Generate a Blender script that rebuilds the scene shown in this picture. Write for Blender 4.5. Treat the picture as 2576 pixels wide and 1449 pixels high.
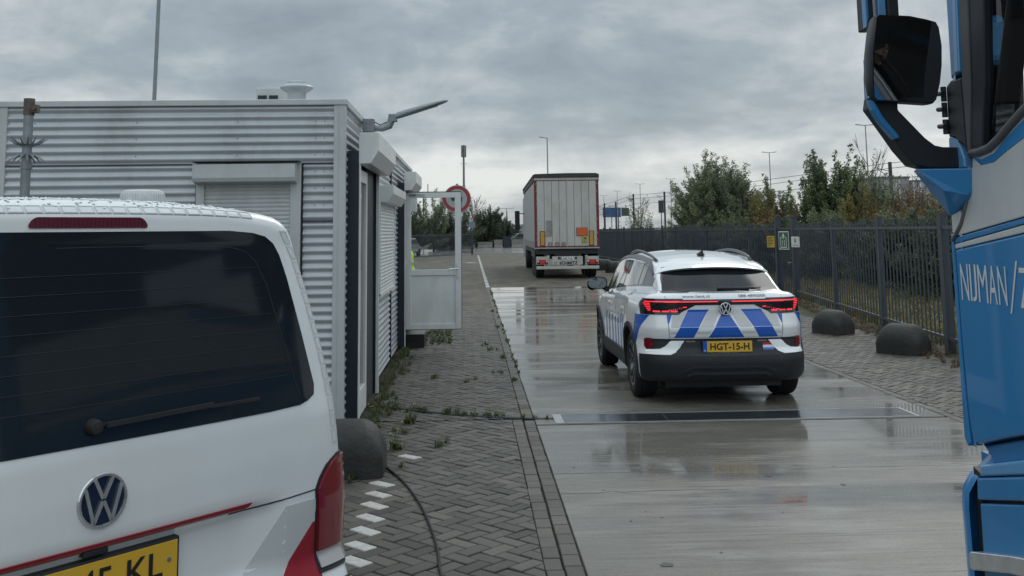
import bpy, bmesh, math, random
import numpy as np
from mathutils import Vector, Matrix, Euler
for o in list(bpy.data.objects): bpy.data.objects.remove(o)
S = bpy.context.scene
C = S.collection
R = math.radians
random.seed(7); rng = np.random.default_rng(7)

# ---------------------------------------------------------------- camera
cam = bpy.data.cameras.new('camera'); camo = bpy.data.objects.new('camera', cam); C.objects.link(camo)
PSI, PIT, ROL = R(2.386), R(7.3868), 0.0125
fw = Vector((math.sin(PSI)*math.cos(PIT), math.cos(PSI)*math.cos(PIT), math.sin(PIT)))
rt = Vector((math.cos(PSI), -math.sin(PSI), 0)); up = rt.cross(fw)
r2 = rt*math.cos(ROL)-up*math.sin(ROL); u2 = up*math.cos(ROL)+rt*math.sin(ROL)
m = Matrix((r2, u2, -fw)).transposed().to_4x4(); m.translation = (0, 0, 1.83)
camo.matrix_world = m
cam.sensor_width = 36; cam.lens = 2550/2576*36; cam.shift_y = -471.4/2576
cam.clip_start = 0.05; cam.clip_end = 5000
S.camera = camo

# ---------------------------------------------------------------- world and light
W = bpy.data.worlds.new('World'); S.world = W; W.use_nodes = True
nt = W.node_tree; nt.nodes.clear()
SUN_EL, SUN_AZ = R(38), R(28)
def N(t, tree=None, **k):
    n = (tree or nt).nodes.new(t)
    for a, b in k.items(): setattr(n, a, b)
    return n
def L(a, b, tree=None): (tree or nt).links.new(a, b)
def mth(tree, op, a, b=None, c=None, clamp=False):
    n = tree.nodes.new('ShaderNodeMath'); n.operation = op; n.use_clamp = clamp
    for i, v in enumerate((a, b, c)):
        if v is None: continue
        if isinstance(v, (int, float)): n.inputs[i].default_value = v
        else: tree.links.new(v, n.inputs[i])
    return n.outputs[0]
def mix(tree, f, a, b):
    n = tree.nodes.new('ShaderNodeMix'); n.data_type = 'RGBA'
    for i, v in ((0, f), (6, a), (7, b)):
        if isinstance(v, (int, float)): n.inputs[i].default_value = v
        elif isinstance(v, (tuple, list)): n.inputs[i].default_value = (*v[:3], 1)
        else: tree.links.new(v, n.inputs[i])
    return n.outputs[2]
def noise(tree, vec, scale, detail=5, rough=.55, dist=0.):
    n = tree.nodes.new('ShaderNodeTexNoise'); n.inputs['Scale'].default_value = scale
    n.inputs['Detail'].default_value = detail; n.inputs['Roughness'].default_value = rough; n.inputs['Distortion'].default_value = dist
    if vec is not None: tree.links.new(vec, n.inputs['Vector'])
    return n.outputs['Fac']
def ramp(tree, f, stops):
    n = tree.nodes.new('ShaderNodeValToRGB'); e = n.color_ramp.elements
    while len(e) < len(stops): e.new(.5)
    for i, (p, c) in enumerate(stops):
        e[i].position = p; e[i].color = (*c[:3], 1) if isinstance(c, (tuple, list)) else (c, c, c, 1)
    tree.links.new(f, n.inputs[0]); return n.outputs[0]
def mapping(tree, vec, loc=(0, 0, 0), rot=(0, 0, 0), sc=(1, 1, 1)):
    n = tree.nodes.new('ShaderNodeMapping'); n.inputs['Location'].default_value = loc
    n.inputs['Rotation'].default_value = rot; n.inputs['Scale'].default_value = sc
    tree.links.new(vec, n.inputs['Vector']); return n.outputs[0]
tc = N('ShaderNodeTexCoord'); sky = N('ShaderNodeTexSky', sky_type='NISHITA', sun_disc=False)
sky.sun_elevation = SUN_EL; sky.sun_rotation = SUN_AZ
sep = N('ShaderNodeSeparateXYZ'); L(tc.outputs['Generated'], sep.inputs[0])
zz = mth(nt, 'MAXIMUM', sep.outputs[2], 0.0)
den = mth(nt, 'ADD', zz, 0.16)
cx_ = mth(nt, 'DIVIDE', sep.outputs[0], den); cy_ = mth(nt, 'DIVIDE', sep.outputs[1], den)
cmb = N('ShaderNodeCombineXYZ'); L(cx_, cmb.inputs[0]); L(cy_, cmb.inputs[1])
vec = mapping(nt, cmb.outputs[0], loc=(3.3, 1.4, 0))
n1 = noise(nt, vec, .8, 8, .52, .35)
n2 = noise(nt, mapping(nt, cmb.outputs[0], loc=(7, 2.2, 4), sc=(1, 1, 1)), 2.0, 7, .55, .2)
n3 = noise(nt, mapping(nt, tc.outputs['Generated'], loc=(1, 5, 2), sc=(1, 1, 1.5)), 6.0, 9, .60, .35)
def gauss(x0, z0, sx, sz):      # a soft cloud bank around a direction (x/y tangent, elevation)
    xt = mth(nt, 'DIVIDE', sep.outputs[0], mth(nt, 'MAXIMUM', sep.outputs[1], .05))
    a = mth(nt, 'DIVIDE', mth(nt, 'SUBTRACT', xt, x0), sx); b = mth(nt, 'DIVIDE', mth(nt, 'SUBTRACT', sep.outputs[2], z0), sz)
    r = mth(nt, 'ADD', mth(nt, 'MULTIPLY', a, a), mth(nt, 'MULTIPLY', b, b))
    return mth(nt, 'POWER', 2.718, mth(nt, 'MULTIPLY', r, -1.))
v = mth(nt, 'ADD', mth(nt, 'MULTIPLY', n1, .40), mth(nt, 'MULTIPLY', n2, .22))
v = mth(nt, 'ADD', v, mth(nt, 'MULTIPLY', n3, .38))
v = mth(nt, 'MULTIPLY_ADD', mth(nt, 'SUBTRACT', v, .5), 2.5, .52)
for (x0, z0, sx, sz, a) in ((.17, .105, .17, .035, -.10), (.30, .14, .14, .05, -.06), (.13, .17, .10, .06, -.02), (.0, .17, .10, .05, .05), (.07, .19, .12, .025, .09), (-.26, .15, .10, .03, .08), (-.05, .12, .12, .02, .06),
                            (-.2, .21, .3, .03, -.06), (-.3, .095, .2, .03, .09), (.1, .045, .6, .03, .16)):
    v = mth(nt, 'ADD', v, mth(nt, 'MULTIPLY', gauss(x0, z0, sx, sz), a))
cl = ramp(nt, v, [(.0, (.27, .33, .385)), (.25, (.335, .40, .455)), (.42, (.42, .49, .54)), (.54, (.55, .612, .65)), (.66, (.71, .76, .775)), (.82, (.92, .96, .95))])
vm = N('ShaderNodeVectorMath', operation='SCALE'); L(cl, vm.inputs[0]); 
el = mth(nt, 'MULTIPLY_ADD', sep.outputs[2], 1.9, -.42, clamp=True)      # an overcast sky is brighter overhead
bk = mth(nt, 'MULTIPLY', mth(nt, 'MULTIPLY_ADD', sep.outputs[1], -1.2, .1, clamp=True), 0.7)
L(mth(nt, 'MULTIPLY_ADD', mth(nt, 'ADD', mth(nt, 'MULTIPLY', el, 1.35), bk), 5.9, 6.35), vm.inputs['Scale']); cl = vm.outputs[0]
cl = mix(nt, .05, cl, sky.outputs[0])
bg = N('ShaderNodeBackground'); bg.inputs[1].default_value = 0.13; L(cl, bg.inputs[0])
wo = N('ShaderNodeOutputWorld'); L(bg.outputs[0], wo.inputs[0])
sl = bpy.data.lights.new('sun', 'SUN'); sl.energy = 0.6; sl.angle = R(25); sl.color = (1, .97, .92)
so = bpy.data.objects.new('sun', sl); C.objects.link(so)
sd = Vector((math.sin(SUN_AZ)*math.cos(SUN_EL), math.cos(SUN_AZ)*math.cos(SUN_EL), math.sin(SUN_EL)))
so.rotation_euler = sd.to_track_quat('Z', 'Y').to_euler()
vs = S.view_settings; vs.view_transform = 'Standard'; vs.look = 'None'; vs.exposure = 0.0; vs.gamma = 1; vs.use_curve_mapping = False

# ---------------------------------------------------------------- materials
MT = {}
def mat(name, col, rough=.5, metal=0., var=.0, vs_=4., bump=0., bs=60., spec=.5, coat=0., emit=None, es=0., alpha=1., trans=0., ior=1.45, attr=None, dirt=None):
    if name in MT: return MT[name]
    M = bpy.data.materials.new(name); M.use_nodes = True; t = M.node_tree; b = t.nodes['Principled BSDF']
    b.inputs['Roughness'].default_value = rough; b.inputs['Metallic'].default_value = metal
    b.inputs['Specular IOR Level'].default_value = spec; b.inputs['IOR'].default_value = ior
    b.inputs['Coat Weight'].default_value = coat; b.inputs['Coat Roughness'].default_value = .04
    b.inputs['Transmission Weight'].default_value = trans; b.inputs['Alpha'].default_value = alpha
    co = t.nodes.new('ShaderNodeTexCoord').outputs['Object']
    c = (*col, 1)
    src = None
    if attr:
        a = t.nodes.new('ShaderNodeAttribute'); a.attribute_name = attr
        f = a.outputs['Fac']
        src = mix(t, f, tuple(x*(1-var) for x in col), tuple(min(1, x*(1+var)) for x in col))
    elif var > 0:
        f = noise(t, co, vs_, 6, .6)
        f = ramp(t, f, [(.3, 0), (.7, 1)])
        src = mix(t, f, tuple(x*(1-var) for x in col), tuple(min(1, x*(1+var)) for x in col))
    if dirt:
        dcol, amt, sc = dirt
        f = noise(t, mapping(t, co, loc=(4, 1, 2), sc=(1, 1, .4)), sc, 8, .72)
        f = mth(t, 'MULTIPLY', ramp(t, f, [(.48, 0), (.72, 1)]), amt)
        src = mix(t, f, src if src is not None else col, dcol)
    if src is not None: t.links.new(src, b.inputs['Base Color'])
    else: b.inputs['Base Color'].default_value = c
    if var > 0 or dirt:
        rr = noise(t, co, vs_*2.3, 4, .6)
        rr = mth(t, 'ADD', mth(t, 'MULTIPLY', mth(t, 'SUBTRACT', rr, .5), .35*rough+.04), rough, clamp=True)
        t.links.new(rr, b.inputs['Roughness'])
    if bump > 0:
        bn = t.nodes.new('ShaderNodeBump'); bn.inputs['Strength'].default_value = bump; bn.inputs['Distance'].default_value = .01
        t.links.new(noise(t, co, bs, 5, .6), bn.inputs['Height']); t.links.new(bn.outputs[0], b.inputs['Normal'])
    if emit: b.inputs['Emission Color'].default_value = (*emit, 1); b.inputs['Emission Strength'].default_value = es
    MT[name] = M; return M

def wet_concrete():
    M = bpy.data.materials.new('wet_concrete'); M.use_nodes = True; t = M.node_tree; b = t.nodes['Principled BSDF']
    co = t.nodes.new('ShaderNodeTexCoord').outputs['Object']
    big = noise(t, mapping(t, co, sc=(.8, .35, 1)), .9, 5, .6)
    fine = noise(t, co, 45, 6, .7)
    st = noise(t, mapping(t, co, sc=(.35, 9, 1)), 3.2, 6, .65, .3)        # brushed across the lane
    pud = noise(t, mapping(t, co, loc=(2, 3, 0), sc=(.30, 1.15, 1)), 1.15, 4, .5, .35)
    sx = t.nodes.new('ShaderNodeSeparateXYZ'); t.links.new(co, sx.inputs[0])
    far = mth(t, 'MULTIPLY_ADD', sx.outputs[1], .013, -.10, clamp=False)
    far = mth(t, 'MINIMUM', mth(t, 'MAXIMUM', far, -.05), .14)
    edge = mth(t, 'MULTIPLY', mth(t, 'MULTIPLY_ADD', sx.outputs[0], .5, -1.6, clamp=True), .06)
    p = mth(t, 'ADD', mth(t, 'ADD', pud, far), edge)
    def tri(o_, c_, w_, s_=1.5): return mth(t, 'MULTIPLY_ADD', mth(t, 'ABSOLUTE', mth(t, 'SUBTRACT', o_, c_)), -s_/w_, s_, clamp=True)
    pool = mth(t, 'MULTIPLY', tri(sx.outputs[1], 8.9, 1.9), tri(sx.outputs[0], 2.75, 1.9, 2.2))      # water standing behind the strip
    p = mth(t, 'ADD', p, mth(t, 'MULTIPLY', pool, .17))
    p = mth(t, 'SUBTRACT', p, mth(t, 'MULTIPLY_ADD', sx.outputs[1], -.5, 3.65, clamp=False) if False else mth(t, 'MULTIPLY', mth(t, 'MULTIPLY_ADD', sx.outputs[1], -.8, 5.9, clamp=True), .14))
    p = mth(t, 'ADD', p, mth(t, 'MULTIPLY', mth(t, 'SUBTRACT', st, .5), .70))
    pm = ramp(t, p, [(.49, 0), (.66, 1)])
    col = mix(t, ramp(t, big, [(.3, 0), (.7, 1)]), (.135, .124, .104), (.25, .233, .20))
    col = mix(t, mth(t, 'MULTIPLY', ramp(t, fine, [(.40, 1), (.56, 0)]), .6), col, (.10, .095, .083))
    hair = noise(t, mapping(t, co, loc=(5, 5, 0), sc=(.5, 26, 1)), 3.0, 5, .7)
    col = mix(t, mth(t, 'MULTIPLY', ramp(t, hair, [(.56, 0), (.64, 1)]), .5), col, (.33, .32, .29))
    col = mix(t, mth(t, 'MULTIPLY', ramp(t, hair, [(.34, 1), (.42, 0)]), .5), col, (.075, .07, .06))
    col = mix(t, mth(t, 'MULTIPLY', ramp(t, st, [(.38, 1), (.52, 0)]), .5), col, (.085, .08, .07))
    lt = noise(t, mapping(t, co, loc=(9, 4, 2), sc=(.45, 2.2, 1)), 1.6, 6, .6)
    col = mix(t, mth(t, 'MULTIPLY', ramp(t, lt, [(.50, 0), (.68, 1)]), .55), col, (.31, .30, .275))
    stn_ = noise(t, mapping(t, co, loc=(1, 7, 3), sc=(1, 1, 1)), 1.3, 8, .75)
    col = mix(t, mth(t, 'MULTIPLY', ramp(t, stn_, [(.56, 0), (.70, 1)]), .45), col, (.075, .068, .055))
    col = mix(t, mth(t, 'MULTIPLY', pm, .35), col, (.085, .08, .072))
    t.links.new(col, b.inputs['Base Color'])
    ro = mth(t, 'MULTIPLY_ADD', st, .45, .10)
    rg = mix(t, pm, ro, (.06, .06, .06)); t.links.new(rg, b.inputs['Roughness'])
    b.inputs['IOR'].default_value = 1.36; b.inputs['Specular IOR Level'].default_value = .5
    bn = t.nodes.new('ShaderNodeBump'); bn.inputs['Distance'].default_value = .004
    t.links.new(mth(t, 'MULTIPLY', mth(t, 'SUBTRACT', 1., pm), .22), bn.inputs['Strength'])
    t.links.new(mth(t, 'ADD', fine, mth(t, 'MULTIPLY', st, .5)), bn.inputs['Height']); t.links.new(bn.outputs[0], b.inputs['Normal'])
    return M
def brick_mat(name, a, b_, moss=0.):
    M = bpy.data.materials.new(name); M.use_nodes = True; t = M.node_tree; b = t.nodes['Principled BSDF']
    co = t.nodes.new('ShaderNodeTexCoord').outputs['Object']
    at = t.nodes.new('ShaderNodeAttribute'); at.attribute_name = 'tone'
    col = mix(t, at.outputs['Fac'], a, b_)
    sp = noise(t, co, 260, 4, .7)
    col = mix(t, mth(t, 'MULTIPLY', ramp(t, sp, [(.60, 0), (.70, 1)]), .5), col, (.30, .29, .27))
    col = mix(t, mth(t, 'MULTIPLY', ramp(t, noise(t, co, 90, 5, .7), [(.40, 1), (.55, 0)]), .4), col, (.035, .034, .031))
    big = noise(t, co, 1.1, 5, .65)
    col = mix(t, mth(t, 'MULTIPLY', ramp(t, big, [(.45, 0), (.7, 1)]), .30), col, (.05, .048, .042))
    if moss:
        ms = noise(t, mapping(t, co, sc=(1, .6, 1)), 2.2, 6, .7)
        sx = t.nodes.new('ShaderNodeSeparateXYZ'); t.links.new(co, sx.inputs[0])
        k = mth(t, 'MULTIPLY_ADD', sx.outputs[1], .06, -.9, clamp=True)
        col = mix(t, mth(t, 'MULTIPLY', mth(t, 'MULTIPLY', ramp(t, ms, [(.42, 0), (.62, 1)]), k), moss), col, (.095, .075, .035))
    t.links.new(col, b.inputs['Base Color'])
    t.links.new(mth(t, 'MULTIPLY_ADD', noise(t, co, 3, 4, .6), .35, .38), b.inputs['Roughness'])
    b.inputs['Specular IOR Level'].default_value = .28
    bn = t.nodes.new('ShaderNodeBump'); bn.inputs['Strength'].default_value = .5; bn.inputs['Distance'].default_value = .002
    t.links.new(noise(t, co, 180, 5, .7), bn.inputs['Height']); t.links.new(bn.outputs[0], b.inputs['Normal'])
    return M
def leaf_mat(name, stops):
    M = bpy.data.materials.new(name); M.use_nodes = True; t = M.node_tree; b = t.nodes['Principled BSDF']
    at = t.nodes.new('ShaderNodeAttribute'); at.attribute_name = 'tone'
    t.links.new(ramp(t, at.outputs['Fac'], stops), b.inputs['Base Color'])
    b.inputs['Roughness'].default_value = .5
    tr_ = t.nodes.new('ShaderNodeBsdfTranslucent'); ms_ = t.nodes.new('ShaderNodeMixShader'); ms_.inputs[0].default_value = .42
    t.links.new(b.inputs['Base Color'].links[0].from_socket, tr_.inputs[0]); t.links.new(b.outputs[0], ms_.inputs[1]); t.links.new(tr_.outputs[0], ms_.inputs[2])
    t.links.new(ms_.outputs[0], t.nodes['Material Output'].inputs[0])
    return M

# ---------------------------------------------------------------- mesh builder
class MB:
    def __init__(s): s.v = []; s.f = []; s.m = []; s.tone = []
    def add(s, vs, fs, mi=0):
        b = len(s.v); s.v += [tuple(map(float, p)) for p in vs]
        for f in fs: s.f.append([b+i for i in f]); s.m.append(mi)
        return s
    def box(s, x0, x1, y0, y1, z0, z1, mi=0, M=None):
        vs = [(x, y, z) for z in (z0, z1) for y in (y0, y1) for x in (x0, x1)]
        if M is not None: vs = [M @ Vector(p) for p in vs]
        return s.add(vs, [(0, 2, 3, 1), (4, 5, 7, 6), (0, 1, 5, 4), (2, 6, 7, 3), (0, 4, 6, 2), (1, 3, 7, 5)], mi)
    def bar(s, p, q, w, h=None, mi=0, upv=(0, 0, 1)):
        p, q = Vector(p), Vector(q); d = (q-p); ln = d.length; d.normalize(); u = Vector(upv)
        if abs(d.dot(u)) > .98: u = Vector((1, 0, 0))
        a = d.cross(u).normalized(); c = a.cross(d); h = h or w
        vs = [P_+a*i*w/2+c*j*h/2 for P_ in (p, q) for i, j in ((-1, -1), (1, -1), (1, 1), (-1, 1))]
        return s.add(vs, [(0, 3, 2, 1), (4, 5, 6, 7), (0, 1, 5, 4), (1, 2, 6, 5), (2, 3, 7, 6), (3, 0, 4, 7)], mi)
    def tube(s, pts, r, n=12, mi=0, cap=True):
        pts = [Vector(p) for p in pts]; rs = r if isinstance(r, (list, tuple)) else [r]*len(pts)
        b = len(s.v); prev = None
        for i, p in enumerate(pts):
            d = (pts[min(i+1, len(pts)-1)]-pts[max(i-1, 0)]).normalized()
            if prev is None:
                a = d.cross(Vector((0, 0, 1)))
                if a.length < .05: a = d.cross(Vector((1, 0, 0)))
            else: a = prev-d*prev.dot(d)
            a.normalize(); prev = a; c = d.cross(a)
            s.v += [tuple(p+(a*math.cos(t)+c*math.sin(t))*rs[i]) for t in (2*math.pi*k/n for k in range(n))]
        for i in range(len(pts)-1):
            for k in range(n):
                s.f.append([b+i*n+k, b+i*n+(k+1) % n, b+(i+1)*n+(k+1) % n, b+(i+1)*n+k]); s.m.append(mi)
        if cap:
            s.f.append([b+k for k in range(n)][::-1]); s.f.append([b+(len(pts)-1)*n+k for k in range(n)]); s.m += [mi, mi]
        return s
    def lathe(s, prof, M=None, n=32, mi=0):   # prof: list of (r, h) about local z
        M = M or Matrix(); b = len(s.v); k = len(prof)
        for j in range(n):
            t = 2*math.pi*j/n
            for r, h in prof: s.v.append(tuple(M @ Vector((r*math.cos(t), r*math.sin(t), h))))
        for j in range(n):
            for i in range(k-1):
                s.f.append([b+j*k+i, b+((j+1) % n)*k+i, b+((j+1) % n)*k+i+1, b+j*k+i+1]); s.m.append(mi)
        return s
    def grid(s, fn, us, vs_, mi=0, flip=False):
        b = len(s.v); nu = len(us)
        for v_ in vs_:
            for u_ in us: s.v.append(tuple(map(float, fn(u_, v_))))
        for j in range(len(vs_)-1):
            for i in range(nu-1):
                q = [b+j*nu+i, b+j*nu+i+1, b+(j+1)*nu+i+1, b+(j+1)*nu+i]
                s.f.append(q[::-1] if flip else q); s.m.append(mi)
        return s
    def prism(s, poly, mp, t, mi=0, cap2=True):  # poly 2D list, mp(u,v,w)->3D, w 0..t
        n = len(poly); vs = [mp(u, v_, t) for u, v_ in poly]+[mp(u, v_, 0) for u, v_ in poly]
        fs = [list(range(n))]+([list(range(n, 2*n))[::-1]] if cap2 else [])+[[i, n+i, n+(i+1) % n, (i+1) % n] for i in range(n)]
        return s.add(vs, fs, mi)
    def build(s, name, mats, parent=None, smooth=False, bevel=0., seg=2, angle=35):
        me = bpy.data.meshes.new(name); me.from_pydata(s.v, [], s.f)
        if not isinstance(mats, (list, tuple)): mats = [mats]
        for m_ in mats: me.materials.append(m_)
        me.polygons.foreach_set('material_index', s.m)
        bm = bmesh.new(); bm.from_mesh(me)
        if len(s.f) < 60000: bmesh.ops.recalc_face_normals(bm, faces=bm.faces)
        bm.to_mesh(me); bm.free()
        if len(s.tone) == len(s.f):
            a = me.attributes.new('tone', 'FLOAT', 'FACE'); a.data.foreach_set('value', s.tone)
        o = bpy.data.objects.new(name, me); C.objects.link(o)
        if smooth is True: me.polygons.foreach_set('use_smooth', [True]*len(me.polygons))
        elif smooth: me.polygons.foreach_set('use_smooth', [True]*len(me.polygons)); me.set_sharp_from_angle(angle=R(smooth))
        if bevel:
            bv = o.modifiers.new('bevel', 'BEVEL'); bv.width = bevel; bv.segments = seg; bv.limit_method = 'ANGLE'; bv.angle_limit = R(angle)
            bv.harden_normals = False
        if parent: o.parent = parent
        return o
def tag(o, label, cat=None, group=None):
    o['label'] = label
    if cat: o['category'] = cat
    if group: o['group'] = group
    return o
def thing(name, label, cat, loc=(0, 0, 0), rz=0., group=None):
    o = bpy.data.objects.new(name, None); C.objects.link(o); o.location = loc; o.rotation_euler = (0, 0, rz); o.empty_display_size = .2
    return tag(o, label, cat, group)
def struct(o, kind='structure'): o['kind'] = kind; return o
def dup(root, loc, rz=None, label=None, scale=None):
    r = root.copy(); C.objects.link(r); r.location = loc
    if rz is not None: r.rotation_euler = (0, 0, rz)
    if scale: r.scale = scale
    if label: r['label'] = label
    for ch in list(root.children):
        c = ch.copy(); C.objects.link(c); c.parent = r
        for g in list(ch.children):
            d = g.copy(); C.objects.link(d); d.parent = c
    return r
def bake(o):   # apply modifiers into the mesh
    dg = bpy.context.evaluated_depsgraph_get(); me = bpy.data.meshes.new_from_object(o.evaluated_get(dg))
    o.modifiers.clear(); o.data = me; return o
def text_geo(body, bold=0.):
    cu = bpy.data.curves.new('t', 'FONT'); cu.body = body; cu.size = 1; cu.offset = bold; cu.resolution_u = 3
    o = bpy.data.objects.new('t', cu); C.objects.link(o)
    dg = bpy.context.evaluated_depsgraph_get(); me = bpy.data.meshes.new_from_object(o.evaluated_get(dg))
    v = np.array([p.co[:2] for p in me.vertices]); f = [list(p.vertices) for p in me.polygons]
    bpy.data.objects.remove(o); bpy.data.meshes.remove(me)
    v -= v.min(0); return v, f, v.max(0)
def text_on(mb, body, u0, v0, w, h, mp, mi=0, bold=0.):  # fit text into the box (u0,v0,w,h); mp(u,v)->3D
    v, f, mx = text_geo(body, bold)
    mb.add([mp(u0+a/mx[0]*w, v0+b/mx[1]*h) for a, b in v], f, mi); return mb

# ---------------------------------------------------------------- bodies from a signed field
def smin(a, b, k): h = np.clip(.5+.5*(b-a)/k, 0, 1); return b*(1-h)+a*h-k*h*(1-h)
def smax(a, b, k): return -smin(-a, -b, k)
class Body:
    def __init__(s, f, bbox, seg): s.f = f; s.bb = bbox; s.seg = seg
    def hit(s, O, D, T=3., n=160):
        O = np.atleast_2d(np.asarray(O, float)); D = np.broadcast_to(np.asarray(D, float), O.shape)
        ts = np.linspace(0, T, n); lo = np.zeros(len(O)); hi = np.full(len(O), T); done = np.zeros(len(O), bool)
        for a, b in zip(ts[:-1], ts[1:]):
            ins = (s.f(O+D*b) < 0) & ~done
            lo[ins] = a; hi[ins] = b; done |= ins
            if done.all(): break
        for _ in range(14):
            m_ = (lo+hi)/2; ins = s.f(O+D*m_[:, None]) < 0; hi = np.where(ins, m_, hi); lo = np.where(ins, lo, m_)
        return O+D*lo[:, None]
    def nrm(s, P_):
        e = 2e-3; g = np.stack([s.f(P_+np.eye(3)[i]*e)-s.f(P_-np.eye(3)[i]*e) for i in range(3)], 1)
        return g/np.maximum(np.linalg.norm(g, axis=1), 1e-9)[:, None]
    def shell(s, step):
        (x0, x1), (y0, y1), (z0, z1) = s.bb; n = [max(2, int((b-a)/step)) for a, b in s.bb]
        A, B = map(np.array, s.seg); mb = MB(); idx = {}; pts = []; faces = []
        ax = [np.linspace(a, b, k+1) for (a, b), k in zip(s.bb, n)]
        def vid(i, j, k):
            key = (i, j, k)
            if key not in idx: idx[key] = len(pts); pts.append((ax[0][i], ax[1][j], ax[2][k]))
            return idx[key]
        for d in range(3):
            e, g = [q for q in range(3) if q != d]
            for side in (0, n[d]):
                for a in range(n[e]):
                    for b in range(n[g]):
                        q = []
                        for da, db in ((0, 0), (1, 0), (1, 1), (0, 1)):
                            ijk = [0, 0, 0]; ijk[d] = side; ijk[e] = a+da; ijk[g] = b+db; q.append(vid(*ijk))
                        faces.append(q)
        P_ = np.array(pts); t = np.clip(((P_-A)@(B-A))/((B-A)@(B-A)), 0, 1); Q = A+t[:, None]*(B-A)
        D = P_-Q; ln = np.linalg.norm(D, axis=1); D /= ln[:, None]
        H = s.hit(Q+D*(ln+.25)[:, None], -D, T=3.5, n=240)
        mb.v = [tuple(p) for p in H]; mb.f = faces; mb.m = [0]*len(faces); return mb
    def on(s, us, mp, off=.003, D=(0, 1, 0), n=160):    # list of 3D start points -> offset surface points
        P_ = s.hit(us, D, n=n); return P_+s.nrm(P_)*off
    def panel(s, mb, rows, start, D, off=.003, thick=.006, mi=0):
        """rows: 2D array [j][i] of (u,v); start(u,v)->outside point; shot along D onto the surface"""
        nj, ni = len(rows), len(rows[0]); st = [start(u, v_) for r in rows for u, v_ in r]
        DD = [D(u, v_) for r in rows for u, v_ in r] if callable(D) else D
        P0 = s.hit(st, DD); nn = s.nrm(P0); top = P0+nn*off; low = P0+nn*(off-thick)
        b = len(mb.v); mb.v += [tuple(p) for p in top]
        for j in range(nj-1):
            for i in range(ni-1): mb.f.append([b+j*ni+i, b+j*ni+i+1, b+(j+1)*ni+i+1, b+(j+1)*ni+i]); mb.m.append(mi)
        ring = [i for i in range(ni)]+[j*ni+ni-1 for j in range(1, nj)]+[(nj-1)*ni+i for i in range(ni-2, -1, -1)]+[j*ni for j in range(nj-2, 0, -1)]
        c = len(mb.v); mb.v += [tuple(low[i]) for i in ring]
        for k in range(len(ring)): mb.f.append([b+ring[k], b+ring[(k+1) % len(ring)], c+(k+1) % len(ring), c+k]); mb.m.append(mi)
        return mb
def rows(zs, left, right, ni):   # fill between two edge curves given as (z, value) lists
    lz, lv = zip(*sorted(left)); rz, rv = zip(*sorted(right)); out = []
    for z in zs:
        a, b = np.interp(z, lz, lv), np.interp(z, rz, rv); out.append([(u, z) for u in np.linspace(a, b, ni)])
    return out
def quadrows(a, b, c, d, ni, nj):  # a-b bottom edge, d-c top edge
    a, b, c, d = map(np.array, (a, b, c, d))
    return [[tuple((a*(1-s)+b*s)*(1-t)+(d*(1-s)+c*s)*t) for s in np.linspace(0, 1, ni)] for t in np.linspace(0, 1, nj)]
def rrect(z0, z1, u0, u1, r, n=5):   # rounded rectangle edges
    le = [(z0, u0+r)]+[(z0+r-r*math.cos(a), u0+r-r*math.sin(a)) for a in np.linspace(0, math.pi/2, n)]+[(z1-r+r*math.sin(a), u0+r-r*math.cos(a)) for a in np.linspace(0, math.pi/2, n)]
    ri = [(z, u1+u0-u) for z, u in le]; zs = sorted(set(round(z, 5) for z, _ in le)); return zs, le, ri
# ---------------------------------------------------------------- shared materials
white = mat('white_paint', (.70, .725, .73), .22, var=.035, vs_=1.6, coat=.6, dirt=((.50, .50, .47), .12, 3.))
silver = mat('sheet_metal_grey', (.42, .45, .47), .34, metal=.15, var=.07, vs_=2.2, dirt=((.20, .20, .17), .55, 1.6))
trimw = mat('trim_grey_white', (.43, .455, .46), .42, var=.05, vs_=3., dirt=((.25, .25, .22), .40, 3.5))
framew = mat('frame_white', (.60, .62, .61), .33, var=.05, vs_=4., dirt=((.36, .35, .30), .35, 4.))
navy = mat('navy_panel', (.010, .016, .026), .45, var=.2, vs_=5.)
black = mat('black_plastic', (.016, .018, .022), .55, var=.2, vs_=8.)
gloss = mat('black_gloss', (.012, .014, .018), .08, coat=.4)
rubber = mat('rubber', (.014, .014, .015), .75, var=.25, vs_=20., bump=.2, bs=80)
steel = mat('galvanised_steel', (.20, .225, .24), .45, metal=.5, var=.25, vs_=9.)
chrome = mat('chrome', (.66, .68, .70), .22, metal=.75, var=.15, vs_=20.)
fencem = mat('anthracite_fence', (.034, .045, .058), .4, var=.15, vs_=3.)
red = mat('red_film', (.36, .012, .02), .3, var=.06)
asph = mat('dark_rock_rubber', (.020, .0205, .019), .62, var=.3, vs_=6., bump=.8, bs=30, dirt=((.06, .045, .034), .5, 5.))
polem = mat('lamp_pole_grey', (.22, .25, .27), .5, var=.1)
darkpole = mat('dark_pole', (.045, .045, .05), .6, var=.2)
glass = mat('window_glass', (.9, .95, .95), .02, trans=1., ior=1.35)
yell = mat('plate_yellow', (.60, .36, .035), .4, var=.05)
soil = mat('soil', (.045, .04, .03), .9, var=.5, vs_=14., bump=.8, bs=50)

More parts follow.
